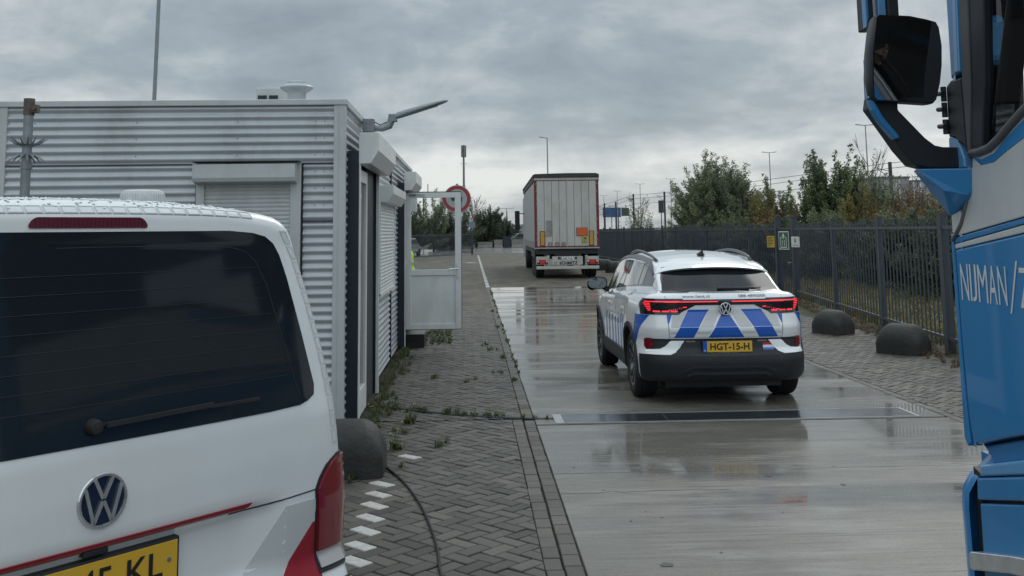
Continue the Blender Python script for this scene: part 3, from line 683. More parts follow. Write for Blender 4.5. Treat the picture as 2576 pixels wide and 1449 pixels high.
# rear glass, dark corner fins, spoiler
gl = rear_panel('rear_window', rows(np.linspace(1.172, 1.418, 14), [(1.172, -.615), (1.195, -.63), (1.418, -.53)], [(1.172, .615), (1.195, .63), (1.418, .53)], 25), tint, .004)
rear_panel('window_surround', rows(np.linspace(1.160, 1.415, 8), [(1.16, -.66), (1.2, -.675), (1.30, -.66), (1.415, -.60)], [(1.16, .66), (1.2, .675), (1.3, .66), (1.415, .60)], 25), gloss, .001)
mb = MB()
def spo(u, v):  # u across -1..1, v 0..1 front->rear over the roof end
    x = u*(.60+.035*v); y = .98-.44*v+.10*abs(u)**3; z = ip(v, [0, .5, .9, 1.], [1.515, 1.478, 1.437, 1.420])-.05*abs(u)**2.2*(1)-.02*abs(u)**8
    return (x, y, z)
us = np.linspace(-1, 1, 31)
mb.grid(spo, us, np.linspace(0, 1, 8)); mb.grid(lambda u, v: (spo(u, 1)[0]*(1-.02*v), spo(u, 1)[1]+.10*v, spo(u, 1)[2]-.022*min(1, v*3)), us, np.linspace(0, 1, 5))
mb.build('spoiler', carw, car, smooth=50)
mb = MB(); mb.tube([(0, .98, 1.52), (0, 1.0, 1.525)], .001, 4)
mb = MB(); mb.add([(-.022, 1.08, 1.53), (.022, 1.08, 1.53), (.030, 1.28, 1.545), (-.030, 1.28, 1.545), (-.004, 1.07, 1.60), (.004, 1.07, 1.60), (.006, 1.18, 1.575), (-.006, 1.18, 1.575)], [(0, 1, 2, 3), (4, 5, 6, 7), (0, 1, 5, 4), (1, 2, 6, 5), (2, 3, 7, 6), (3, 0, 4, 7)])
mb.lathe([(.045, 0), (.045, .012), (.03, .02)], Matrix.Translation((0, 1.16, 1.535)), 16); mb.build('roof_antenna', black, car, bevel=.004)
for sx in (-1, 1):
    mb = MB(); pts = []; rr_ = []
    for t_ in np.linspace(0, 1, 14):
        y = 1.02+t_*1.9; zb = float(ip(y, [.9, 1.3, 1.8, 2.2, 2.7, 3.0], [1.47, 1.515, 1.545, 1.55, 1.525, 1.49])); lift = .026*math.sin(math.pi*min(1, max(0, t_)))**.35 if 0 < t_ < 1 else -.005
        pts.append((sx*(.545-.0*(t_)+.03*math.sin(math.pi*t_)), y, zb+lift)); rr_.append(.017)
    mb.tube(pts, rr_, 10); mb.build('roof_rail', mat('rail_grey', (.10, .105, .11), .35, metal=.6), car, smooth=True)
# wiper
mb = MB(); mb.bar((-.05, .215, 1.205), (.30, .235, 1.200), .030, .026); mb.bar((.14, .23, 1.203), (.44, .265, 1.208), .012, .012); mb.build('rear_wiper', black, car, bevel=.006)
# tailgate seams
def line_panel(mb, pts, w, off=.0015, D=(0, 1, 0), st=Y0, mi=0):
    pts = [np.array(p) for p in pts]; rws = [[], []]
    for i, p in enumerate(pts):
        d = pts[min(i+1, len(pts)-1)]-pts[max(i-1, 0)]; d = d/np.linalg.norm(d); n_ = np.array([-d[1], d[0]])*w/2
        rws[0].append(tuple(p-n_)); rws[1].append(tuple(p+n_))
    cbody.panel(mb, rws, st, D, off, .004, mi)
def dense(a, b, n): return [tuple(np.array(a)*(1-t)+np.array(b)*t) for t in np.linspace(0, 1, n)]
for sx in (-1, 1): mb = MB(); line_panel(mb, dense((sx*.655, 1.19), (sx*.615, 1.10), 4)+dense((sx*.615, .95), (sx*.60, .69), 8), .005); mb.build('panel_gap', mat('gap_dark', (.03, .032, .035), .7), car)
# light bar
cc = lambda x: .0
bar = rear_panel('light_bar', rows(np.linspace(1.038, 1.095, 6), [(1.038, -.60), (1.095, -.64)], [(1.038, .60), (1.095, .64)], 41), gloss, .004)
rear_panel('light_strip', [[(u, v) for u in np.linspace(-.64, -.075, 24)] for v in (1.069, 1.0755)], litred, .007, bar)
rear_panel('light_strip', [[(u, v) for u in np.linspace(.075, .64, 24)] for v in (1.069, 1.0755)], litred, .007, bar)
for sx in (-1, 1):
    # housing wraps the corner: shot diagonally
    Dg = lambda u, v: (-sx*math.sin(u), math.cos(u), 0)
    st = lambda u, v: (sx*.45+sx*math.sin(u)*1.0, .45-math.cos(u)*1.0, v)
    zl = np.linspace(.94, 1.105, 8)
    ang0 = math.asin(0)
    mb = MB(); rws = []
    for z in zl:
        u0 = ip(z, [.94, .955, 1.02, 1.105], [.10, .0, -.25, -.30] if False else [.12, .05, .0, -.02]); u1 = ip(z, [.94, 1.0, 1.105], [1.34, 1.38, 1.42])
        rws.append([(u, z) for u in np.linspace(u0, u1, 24)])
    cbody.panel(mb, rws, st, Dg, .006, .012); tl = mb.build('tail_light', gloss, car, smooth=60)
    def q(u0, u1, z0, z1, z0b, z1b, n=5):
        return [[(ip(t_, [0, 1], [u0, u1]), ip(t_, [0, 1], [a, b])) for t_ in np.linspace(0, 1, n)] for a, b in ((z0, z0b), (z1, z1b))]
    mb = MB()
    cbody.panel(mb, q(.10, 1.16, 1.071, 1.079, 1.071, 1.079, 16), st, Dg, .010, .006)
    for k in range(5): cbody.panel(mb, q(.98-.0*k, 1.20-.03*k, 1.054-.018*k, 1.063-.018*k, 1.054-.018*k, 1.063-.018*k), st, Dg, .010, .006)
    for k in range(3): cbody.panel(mb, q(.16+.27*k, .37+.27*k, .967, .983, .967, .983), st, Dg, .010, .006)
    mb.build('lit_segment', litred, tl)
    mb = MB()
    for k in range(4):
        a, b = .595-.05*k, .555-.05*k; z = .975+.0125*k
        cbody.panel(mb, [[(sx*u, v+dv) for u in np.linspace(a, b, 3)] for v in (0, .016-.002*k) for dv in (z,)], Y0, (0, 1, 0), .006, .004)
    gg = [[(sx*u, v) for u in np.linspace(ip(v, [.945, 1.01], [.615, .615]), ip(v, [.945, 1.04], [.50, .31]), 10)] for v in np.linspace(.945, 1.04, 6)]
    m2 = MB(); cbody.panel(m2, gg, Y0, (0, 1, 0), .004, .008); il = m2.build('inner_light', gloss, bar, smooth=60)
    mb.build('lit_segment', litred, il)
# livery stripes (blue film)
mb = MB()
def stripe(b0, b1, t1, t0, z0, z1, n=8): cbody.panel(mb, quadrows((b0, z0), (b1, z0), (t1, z1), (t0, z1), 5, n), Y0, (0, 1, 0), .0025, .004)
ZB, ZC, ZT = .703, .812, 1.0
for sgn in (-1, 1):
    bl = sorted((sgn*.350, sgn*.555)); ml = sorted((sgn*.290, sgn*.492)); tl_ = sorted((sgn*.172, sgn*.388))
    stripe(bl[0], bl[1], ml[1], ml[0], ZB, ZC-.003, 5); stripe(ml[0], ml[1], tl_[1], tl_[0], ZC+.002, .992, 8)
    a = [sgn*.605, sgn*.628, sgn*.60, sgn*.628]
    rw_ = [[(sgn*u, z) for u in np.linspace(ip(z, [.845, .955], [.604, .555]), .612, 4)] for z in np.linspace(.845, .952, 5)]
    cbody.panel(mb, rw_, Y0, (0, 1, 0), .0025, .004)
stripe(-.19, .19, .118, -.118, ZB, ZC-.003, 5); stripe(-.118, .118, .045, -.045, ZC+.002, .938, 6)
mb.build('blue_stripes', blue, car)
silverf = mat('livery_grey', (.52, .535, .53), .3, var=.05)
mb = MB()
stripe_ = lambda a, b, c, d, z0, z1: cbody.panel(mb, quadrows((a, z0), (b, z0), (c, z1), (d, z1), 5, 6), Y0, (0, 1, 0), .0022, .004)
for sgn in (-1, 1):
    A_ = sorted((sgn*.195, sgn*.345)); B_ = sorted((sgn*.05, sgn*.168)); stripe_(A_[0], A_[1], B_[1], B_[0], ZB, .99)
    A_ = sorted((sgn*.56, sgn*.598)); B_ = sorted((sgn*.393, sgn*.55)); stripe_(A_[0], A_[1], B_[1], B_[0], ZB, .985)
mb.build('grey_stripes', silverf, car)
# side stripes, left and right
for sx in (-1, 1):
    X0 = lambda u, v: (sx*1.6, u, v)
    mb = MB(); ys = [1.42, 1.62, 1.86, 2.10, 2.36, 2.62, 2.86]
    for y in ys: cbody.panel(mb, quadrows((y+.02, .42), (y+.10, .42), (y+.0, .86-.03*(y-1.4)), (y-.09, .86-.03*(y-1.4)), 3, 8), X0, (-sx, 0, 0), .003, .004)
    Dg2 = lambda u, v: (-sx*math.cos(u), math.sin(u), 0)
    mb.build('blue_stripes', blue, car)
    mb = MB(); cbody.panel(mb, quadrows((.62, .52), (.47, .60), (.24, .935), (.50, .935), 6, 10), X0, (-sx, 0, 0), .003, .004)
    mb.build('blue_wedge', blue, car)
    # side windows as one dark band with panes
    top = [(.66, 1.30), (.85, 1.40), (1.1, 1.455), (1.5, 1.49), (2.1, 1.50), (2.6, 1.485), (3.0, 1.44), (3.35, 1.27), (3.75, 1.05)]
    bot = [(.66, 1.21), (1.1, 1.195), (2.0, 1.14), (3.0, 1.07), (3.75, 1.03)]
    Yg = lambda u0, u1, n, i0, i1: [[(y, ip(y, *zip(*bot))+i0+(ip(y, *zip(*top))-i1-ip(y, *zip(*bot))-i0)*t_) for y in np.linspace(u0, u1, n)] for t_ in np.linspace(0, 1, 8)]
    mb = MB(); cbody.panel(mb, Yg(.62, 3.74, 50, 0, 0), X0, (-sx, 0, 0), .002, .004); sw = mb.build('side_window_band', gloss, car, smooth=60)
    for a, b in ((1.02, 1.20), (1.25, 2.02), (2.12, 3.30)):
        mb = MB(); cbody.panel(mb, Yg(a, b, 16, .015, .035), X0, (-sx, 0, 0), .005, .004); mb.build('side_window', sideglass, sw, smooth=60)
    mb = MB(); cbody.panel(mb, [[(y, ip(y, *zip(*top))+dz) for y in np.linspace(.72, 3.4, 40)] for dz in (-.012, .022)], X0, (-sx, 0, 0), .010, .010); mb.build('roof_strip', mat('rail_grey', (.1, .105, .11)), car, smooth=60)
    # sill and arch cladding
    mb = MB(); cbody.panel(mb, [[(y, z) for y in np.linspace(1.22, 3.22, 24)] for z in (.26, .33, .40, .44)], X0, (-sx, 0, 0), .016, .03)
    mb.build('side_cladding', black, car, smooth=60)
    for yc in (RW, FW_):
        mb = MB(); n_ = 30
        rws = [[(yc+rr*math.cos(a), WR+rr*math.sin(a)) for a in np.linspace(-.22, math.pi+.22, n_)] for rr in (.408, .43, .455)]
        cbody.panel(mb, rws, X0, (-sx, 0, 0), .018, .04); mb.build('wheel_arch', black, car, smooth=60)
    # door handles, mirror
    for y in (1.55, 2.55):
        mb = MB(); cbody.panel(mb, [[(y+a, z) for a in np.linspace(0, .17, 5)] for z in (.905, .93)], X0, (-sx, 0, 0), .022, .02); mb.build('door_handle', carw, car, smooth=60)
    for y0_, y1_, z0_, z1_ in ((1.20, 1.28, .45, 1.15), (2.08, 2.08, .42, 1.12)):
        mb = MB(); cbody.panel(mb, [[(y0_+d_, z0_)] + [(y0_+(y1_-y0_)*t_+d_, z0_+(z1_-z0_)*t_) for t_ in np.linspace(.1, 1, 10)] for d_ in (0, .006)], X0, (-sx, 0, 0), .001, .003); mb.build('door_gap', MT['gap_dark'], car)
    mm = MB(); c0 = Vector((sx*.99, 3.02, 1.14))
    def mf(u, v):
        a, b = u, v; w_ = .135*math.copysign(abs(math.cos(a))**.6, math.cos(a)); h_ = .082*math.copysign(abs(math.sin(a))**.7, math.sin(a)); k = math.cos(b) if b > 0 else 1
        return c0+Vector((w_*(1 if b < 0 else k**.5), (.02 if b < 0 else .02+.13*math.sin(b)), h_*(1 if b < 0 else k**.5)-.02*(w_*sx > .06)))
    mm.grid(mf, np.linspace(0, 2*math.pi, 28), [-.1, 0.]+list(np.linspace(.15, 1.55, 7))); mm.bar(c0+Vector((-sx*.08, .05, -.05)), (sx*.84, 3.12, 1.04), .06, .05)
    mo = mm.build('wing_mirror', black, car, smooth=True)
    mm = MB(); mm.add([c0+Vector((.122*math.copysign(abs(math.cos(a))**.6, math.cos(a)), .012, .072*math.copysign(abs(math.sin(a))**.7, math.sin(a)))) for a in np.linspace(0, 2*math.pi, 25)[:-1]], [list(range(24))])
    mm.build('mirror_glass', mat('mirror_glass', (.11, .13, .14), .03, metal=1.), mo)
# lower bumper: shot from outside around the tail
def wrap(name, zrows, m_, off, u0=-1.25, u1=1.25, n=60, thick=.02, parent=car):
    mb = MB(); D_ = lambda u, v: (-math.sin(u), math.cos(u), 0); st_ = lambda u, v: (math.sin(u)*1.6, .80-math.cos(u)*1.6, v)
    rws = [[(u, z(u) if callable(z) else z) for u in np.linspace(u0, u1, n)] for z in zrows]
    cbody.panel(mb, rws, st_, D_, off, thick); return mb.build(name, m_, parent, smooth=60)
lb = wrap('rear_bumper', [.255, .285, .32, .37, .42, .46, .50, lambda u: .515+.01*abs(u)], black, .010, -1.08, 1.08)
mb = MB()
for z0_, z1_, hw, o_ in ((.40, .425, .50, .02), (.335, .36, .44, .028)):
    cbody.panel(mb, [[(u, z+(.012 if False else -.05*max(0, abs(u)-.38)/.12)) for u in np.linspace(-hw, hw, 30)] for z in (z0_, z1_)], Y0, (0, 1, 0), o_, .02)
mb.build('diffuser', mat('diffuser_black', (.028, .030, .034), .35), lb, smooth=60)
band = rear_panel('plate_panel', rows(np.linspace(.515, .692, 10), [(.515, -.80), (.60, -.83), (.66, -.80), (.692, -.78)], [(.515, .80), (.60, .83), (.66, .80), (.692, .78)], 50), black, .004)
for sx in (-1, 1):
    mb = MB(); P1 = [(.46, .672), (.56, .672), (.70, .57), (.80, .59), (.84, .575), (.84, .535), (.60, .55), (.52, .60)]
    rw_ = [[(sx*u, v_) for u in np.linspace(*e_, 10)] for e_, v_ in (((.835, .60), .528), ((.835, .545), .55), ((.825, .525), .57), ((.69, .505), .59), ((.65, .49), .61), ((.62, .475), .635), ((.60, .455), .66), ((.58, .445), .672))]
    cbody.panel(mb, rw_, Y0, (0, 1, 0), .012, .012); mb.build('bumper_fin', carw, car, smooth=60)
    mb = MB(); cbody.panel(mb, rows(*((lambda z_, l_, r_: (z_, [(a, sx*b) for a, b in l_], [(a, sx*b) for a, b in r_]))(*rrect(.592, .698, .76, .835, .02, 4))), 8), Y0, (0, 1, 0), .010, .012); mb.build('reflector', dkred, car, smooth=60)
    rear_panel('led_strip', [[(sx*u, v) for u in np.linspace(.33, .43, 6)] for v in (.655, .672)], mat('led_grey', (.12, .125, .13), .3, var=.3, vs_=60), .008)
# plate, flag, badge, texts
py = -.0
def flat(y): return lambda u, v: (u, y, v)
pm_ = MB(); yb = .055; pm_.box(-.268, .268, yb, yb+.05, .540, .672); plate = pm_.build('number_plate', black, car, bevel=.008)
pm_ = MB(); pm_.box(-.260-0, .260, yb-.004, yb, .556, .668); pm_.build('plate_face', yell, plate, bevel=.002)
pm_ = MB(); pm_.box(-.260, -.218, yb-.0055, yb-.003, .556, .668); pm_.build('country_band', blue, plate)
pm_ = MB(); text_on(pm_, 'HGT-15-H', -.185, .577, .415, .072, flat(yb-.0065), 0, .022); pm_.build('characters', mat('ink', (.012, .012, .012), .5), plate)
pm_ = MB(); text_on(pm_, 'NL', -.252, .565, .026, .018, flat(yb-.0065), 0, .01); text_on(pm_, 'www.datumrijwens.nl', -.10, .544, .20, .009, flat(yb-.0015)); pm_.build('small_print', mat('pale_ink', (.6, .6, .58), .5), plate)
for k, (nm, cl__) in enumerate((('flag_stripe', red), ('flag_stripe', mat('flag_white', (.7, .7, .7), .4)), ('flag_stripe', blue))):
    rear_panel(nm, [[(u, v) for u in np.linspace(.385, .502, 6)] for v in (.618-.026*k, .618-.026*k+.026)], cl__, .007)
def curved(y, off=.0): return None
def text_body(name, body_, u0, v0, w, h, m_, off=.004, bold=0., skew=0):
    v, f, mx = text_geo(body_, bold); st = [(u0+a/mx[0]*w, -.6, v0+b/mx[1]*h) for a, b in v]; P_ = cbody.on(st, None, off) if False else cbody.on(np.array(st), None, off)
    o = MB(); o.add([tuple(p) for p in P_], f); return o.build(name, m_, car)
greyink = mat('grey_ink', (.13, .14, .15), .5)
text_body('lettering', 'www.ilent.nl', -.445, 1.112, .29, .030, greyink, .004, .004)
text_body('lettering', '088-4890000', .155, 1.114, .29, .026, greyink, .004, .004)
def roundel(parent, cx, y, cz, r, mback, mfront, tilt=0.):
    Mx = Matrix.Translation((cx, y, cz)) @ Matrix.Rotation(R(90)+tilt, 4, 'X')
    o = MB(); o.lathe([(0, .0), (r*.98, .0), (r, -.006), (r, -.02)], Mx, 40); bd = o.build('badge', mback, parent, smooth=40)
    o = MB(); o.lathe([(r*.86, .001), (r*.88, .006), (r*.96, .006), (r, .0)], Mx, 40)
    def st(a, b, w): o.bar(Mx @ Vector((a[0]*r, a[1]*r, .004)), Mx @ Vector((b[0]*r, b[1]*r, .004)), w*r, .005, upv=tuple((Mx.to_3x3() @ Vector((0, 0, 1)))))
    for s_ in (-1, 1):
        st((s_*.36, .80), (s_*.02, .08), .13); st((s_*.72, .50), (s_*.36, -.78), .13); st((s_*.36, -.78), (s_*.02, -.02), .13)
    o.build('badge_ring', mfront, bd); return bd
roundel(car, 0, .075, .998, .066, gloss, mat('badge_white', (.75, .77, .78), .2, metal=.3))
mb = MB(); mb.box(-.55, -.20, 1.35, 1.52, .6, 1.18); mb.box(.20, .55, 1.35, 1.52, .6, 1.18)

# ================================================================ white van (left foreground)
VA = math.atan2(.7618419, .647763)
van = thing('parked_van', 'white van with tinted rear window and yellow plate in the left foreground', 'van', (-1.0464, 3.0261, 0), VA)
def van_f(P):
    x, y, z = np.abs(P[:, 0]), P[:, 1], P[:, 2]
    rz = ip(z, [.30, .40, .62, .70, .75, .94, .972, .99, 1.1, 1.22, 1.26, 1.80, 1.86, 1.90, 1.95], [.02, -.05, -.06, -.02, .055, .045, .0, .0, -.003, .0, .008, .112, .118, .122, .16])
    rcs = .045*np.clip(x/.96, 0, 1.1)**14
    # plate recess fades out towards the sides
    fl = ip(z, [.70, .75, .94, .972], [0, .045, .045, 0])*np.clip((x-.50)/.16, 0, 1)
    rear = (rz-fl+rcs+.03*(x/.9)**2*np.clip((z-.9)*3, 0, 1))-y
    wz = ip(z, [.3, .45, .9, 1.15, 1.3, 1.6, 1.8, 1.9, 2.0], [.90, .94, .952, .945, .925, .85, .795, .765, .73])
    side = x-wz
    T = ip(y, [0, .1, .4, 1.2, 3.2, 3.6, 4.2, 4.9], [1.925, 1.94, 1.955, 1.975, 1.965, 1.90, 1.45, 1.2])
    top = z-(T-.035*(x/.75)**2-.02*(x/.75)**6)
    front = y-(4.86-ip(z, [.3, .6, 1.0, 1.2], [.05, .0, .12, .45])-.35*(x/.95)**6)
    return smax(smax(smax(rear, front, .05), side, .032), smax(top, .32-z, .05), .055)
vb = Body(van_f, ((-.97, .97), (-.08, 4.9), (.30, 2.0)), ((0, 1.0, 1.1), (0, 3.8, .85)))
vbody = vb.shell(.028).build('body', white, van, smooth=True)
cutwells(vbody, ((1.0, .34), (4.0, .34)), .38, .6, 1.2)
V0 = lambda u, v: (u, -.7, v)
def vpanel(name, rw, m_, off=.003, parent=van, thick=.008, n=300):
    mb = MB(); O0 = vb.hit
    vb.panel(mb, rw, V0, (0, 1, 0), off, thick); return mb.build(name, m_, parent, smooth=60)
def corner(pts_left, pts_right): return pts_left, pts_right
# sides measured on the photograph's rear plane; edge curves in (z, x)
re_ = [(1.248, .60), (1.252, .735), (1.262, .775), (1.278, .806), (1.31, .812), (1.485, .778), (1.685, .735), (1.76, .712), (1.80, .69), (1.825, .655), (1.838, .60), (1.846, .5)]
zs_ = [1.248, 1.252, 1.257, 1.262, 1.27, 1.278, 1.29, 1.31]+list(np.linspace(1.34, 1.74, 14))+[1.76, 1.78, 1.80, 1.812, 1.825, 1.832, 1.838, 1.842, 1.846]
vglass = mat('van_window', (.014, .022, .032), .035, coat=.0, spec=.5, ior=1.42)
# dirt film on the glass
t = vglass.node_tree; b = t.nodes['Principled BSDF']; co = t.nodes.new('ShaderNodeTexCoord').outputs['Object']
dr1 = noise(t, co, 240, 3, .6); stn = noise(t, mapping(t, co, sc=(.6, 1, 30)), 6, 5, .7)
t.links.new(mix(t, mth(t, 'MULTIPLY', ramp(t, dr1, [(.56, 0), (.70, 1)]), .25), (.011, .015, .019), (.028, .032, .035)), b.inputs['Base Color'])
t.links.new(mth(t, 'ADD', mth(t, 'MULTIPLY_ADD', stn, .16, -.02, clamp=True), mth(t, 'MULTIPLY', ramp(t, dr1, [(.56, 0), (.72, 1)]), .08)), b.inputs['Roughness'])
vw = vpanel('rear_window', rows(zs_, [(a, -b_) for a, b_ in re_], re_, 40), vglass, .003)
inner = [(1.30, .755), (1.60, .69), (1.68, .66), (1.715, .63), (1.735, .59), (1.742, .5)]
fl_ = mat('heater_line', (.024, .030, .035), .4)
mb = MB()
def vline(pts, w, off=.0045, mi=0):
    pts = [np.array(p, float) for p in pts]; rws = [[], []]
    for i, p in enumerate(pts):
        d = pts[min(i+1, len(pts)-1)]-pts[max(i-1, 0)]; d = d/np.linalg.norm(d); n_ = np.array([-d[1], d[0]])*w/2
        rws[0].append(tuple(p-n_)); rws[1].append(tuple(p+n_))
    vb.panel(mb, rws, V0, (0, 1, 0), off, .003, mi)
vline([(-.5, 1.795), (0, 1.80), (.3, 1.798), (.5, 1.79), (.56, 1.775), (.60, 1.74), (.64, 1.66), (.70, 1.42), (.735, 1.28)], .0022)
for k in range(8): z = 1.72-.052*k; vline(dense((-.62, z), (.60+.013*k, z), 12), .0014)
mb.build('heater_line', fl_, vw)
mb = MB(); mb.bar((-.02, -.004, 1.302), (.545, .004, 1.300), .008, .009); mb.bar((0, -.010, 1.300), (.36, -.006, 1.308), .011, .013); mb.lathe([(0, .018), (.016, .016), (.022, .0), (.022, -.02)], Matrix.Translation((-.03, -.002, 1.298)) @ Matrix.Rotation(R(90), 4, 'X'), 20)
mb.build('rear_wiper', mat('wiper_black', (.022, .021, .023), .6, var=.3), van, smooth=50)
# high brake light
zs2, le2, ri2 = rrect(1.857, 1.889, -.175, .175, .014)
le2 = [(z, u-.02*(1-(z-1.857)/.032)) for z, u in le2]; ri2 = [(z, -u) for z, u in le2]
vpanel('high_brake_light', rows(zs2, le2, ri2, 14), mat('brake_lens', (.10, .012, .028), .25, coat=.5), .004)
mb = MB(); 
for k in range(-13, 14): vline([(k*.013, 1.861), (k*.013, 1.885)], .0012, .0052)
mb.build('lens_rib', mat('brake_lens_dark', (.06, .008, .018), .3), van)
# reflective contour tape along the roof edge and corner
tape = mat('contour_tape', (.60, .625, .63), .38, var=.05, vs_=30); tline = mat('tape_outline', (.50, .53, .54), .5)
mb = MB(); m2 = MB()
x = -.62
def tape_cell(c4):
    vb.panel(mb, quadrows(*c4, 4, 3), V0, (0, 1, 0), .0016, .003)
    c4 = [np.array(p) for p in c4]; ce = sum(c4)/4; inn = [ce+(p-ce)*np.array([.88, .80]) for p in c4]
    for i in range(4):
        a, b_ = inn[i], inn[(i+1) % 4]; d = (b_-a)/np.linalg.norm(b_-a); n_ = np.array([-d[1], d[0]])*.0009
        vb.panel(m2, [[tuple(a-n_), tuple((a+b_)/2-n_), tuple(b_-n_)], [tuple(a+n_), tuple((a+b_)/2+n_), tuple(b_+n_)]], V0, (0, 1, 0), .0028, .002)
def te(x): return 1.9-.02*(abs(x)/.66)**3.2
while x < .60:
    w_ = .050; tape_cell(((x, te(x)+.001), (x+w_, te(x+w_)+.001), (x+w_, te(x+w_)+.024), (x, te(x)+.024))); x += w_+.0035
mb.build('contour_tape', tape, van); m2.build('tape_outline', tline, van)
mb = MB(); m2 = MB()
ee = [(1.86, .745), (1.765, .792), (1.612, .836), (1.439, .878), (1.269, .905), (1.10, .918)]
ez, ex = zip(*sorted(ee)); z = 1.10
while z < 1.84:
    e = lambda q_: float(ip(q_, ez, ex)); z2_ = z+.05
    tape_cell(((e(z)-.030, z), (e(z)-.002, z), (e(z2_)-.002, z2_), (e(z2_)-.030, z2_))); z += .0535
mb.build('contour_tape', tape, van); m2.build('tape_outline', tline, van)
# seams, red stripes, lamp cluster
for sx in (-1, 1): mb = MB(); vline(dense((sx*.45, .955), (sx*.80, .966), 8), .004, .002); mb.build('panel_gap', MT['gap_dark'], van)
film = mat('red_stripe', (.27, .012, .022), .3, var=.08, coat=.3)
vpanel('red_stripe', quadrows((-.50, .963), (.50, .963), (.524, .9785), (-.524, .9785), 30, 3), film, .003)
for sx in (-1, 1):
    vpanel('red_wedge', [[(sx*u, z) for u in np.linspace(ip(z, [.64, .72, .87], [.60, .646, .79]), .80, 6)] for z in np.linspace(.64, .862, 10)], film, .003)
    vpanel('grey_wedge', [[(sx*u, z) for u in np.linspace(ip(z, [.72, .945], [.50, .665]), ip(z, [.72, .87, .945], [.64, .785, .80]), 6)] for z in np.linspace(.71, .938, 10)], mat('grey_film', (.50, .52, .53), .35), .0025)
    lens = mat('tail_lens', (.18, .008, .015), .10, coat=1.); clear = mat('reverse_lens', (.40, .38, .37), .15, coat=.6)
    re2 = [(.70, .786), (.966, .786), (1.0, .806), (1.041, .838), (1.066, .875)]
    def mk(name, z0, z1, m_, off, par, n=14, inset=0.):
        mb = MB(); rws = []
        for z in np.linspace(z0, z1, n):
            a0 = ip(z, *zip(*re2))+inset
            rws.append([(ip(k_, [0, 1], [a0, .975-inset]), z) for k_ in np.linspace(0, 1, 14)])
        D_ = lambda u, v: (-sx*ip(u, [.78, .975], [.0, .75]), ip(u, [.78, .975], [1., .66]), 0)
        st_ = lambda u, v: (sx*(ip(u, [.78, .975], [.786, .953]))+sx*ip(u, [.78, .975], [.0, .75])*.5, ip(u, [.78, .975], [.0, .26])-ip(u, [.78, .975], [1., .66])*.5, v)
        vb.panel(mb, rws, st_, D_, off, .012); return mb.build(name, m_, par, smooth=60)
    tlh = mk('tail_light', .695, 1.066, black, .006, van, 26)
    mk('red_lens', .765, 1.056, lens, .016, tlh, 24, .008); mk('reverse_lens', .708, .762, clear, .011, tlh, 5, .01)
    mb = MB()
    for z0_, z1_, a_, b_ in ((.925, .929, .80, .93), (.900, .903, .83, .90), (.955, .958, .84, .91), (.868, .872, .80, .92), (.84, .843, .83, .89), (.815, .818, .83, .90), (.785, .80, .80, .86), (.79, .812, .86, .93)):
        D_ = (-sx*.35, .93, 0); st_ = lambda u, v: (sx*u+sx*.35*.7, .08-.93*.7, v)
        vb.panel(mb, [[(u, z) for u in np.linspace(a_, b_, 5)] for z in (z0_, z1_)], st_, D_, .013, .003)
    mb.build('lens_rib', mat('lens_bright', (.50, .02, .03), .15, coat=1., emit=(1, .03, .04), es=.12), tlh)
# badge and plate
mb = MB(); roundel(van, 0, -.004, 1.094, .076, mat('badge_dark', (.01, .02, .05), .1, coat=.5), chrome)
pp = MB(); py = -.012+.03; pp.box(-.272, .272, py, py+.03, .806, .936); vp_ = pp.build('number_plate', black, van, bevel=.008)
pp = MB(); pp.box(-.261, .261, py-.004, py, .815, .927); pp.build('plate_face', yell, vp_, bevel=.002)
pp = MB(); pp.box(-.261, -.218, py-.0055, py-.003, .815, .927); pp.build('country_band', blue, vp_)
pp = MB(); text_on(pp, '45-KL', -.055, .832, .265, .075, flat(py-.0065), 0, .012); text_on(pp, 'V', -.185, .832, .05, .075, flat(py-.0065), 0, .012); pp.box(-.112, -.085, py-.0066, py-.0055, .862, .874); pp.build('characters', MT['ink'], vp_)
pp = MB(); pp.lathe([(0, .004), (.006, .003), (.007, 0)], Matrix.Translation((.232, py-.004, .875)) @ Matrix.Rotation(R(90), 4, 'X'), 12); pp.build('screw', steel, vp_)
pp = MB(); pp.box(-.045, .03, .005, .035, .945, .962); pp.build('tailgate_handle', black, van, bevel=.004)
mb = MB(); vb.panel(mb, [[(u, z) for u in np.linspace(-.92, .92, 40)] for z in (.36, .45, .55, .62, .66)], V0, (0, 1, 0), .012, .03); mb.build('rear_bumper', mat('bumper_grey', (.035, .037, .04), .6, var=.1), van, smooth=60)
# roof vent cap
mb = MB(); mb.lathe([(.075, -.03), (.075, .030), (.071, .042), (.058, .047), (0, .05)], Matrix.Translation((.445, .56, 1.950)), 30)
for k in range(48):
    a = 2*math.pi*k/48; mb.box(-.0015, .0015, .074, .077, -.02, .032, M=Matrix.Translation((.445, .56, 1.950)) @ Matrix.Rotation(a, 4, 'Z'))
mb.build('roof_vent_cap', mat('vent_plastic', (.52, .54, .55), .5, var=.1, vs_=30, dirt=((.3, .3, .28), .4, 20)), van, smooth=40)
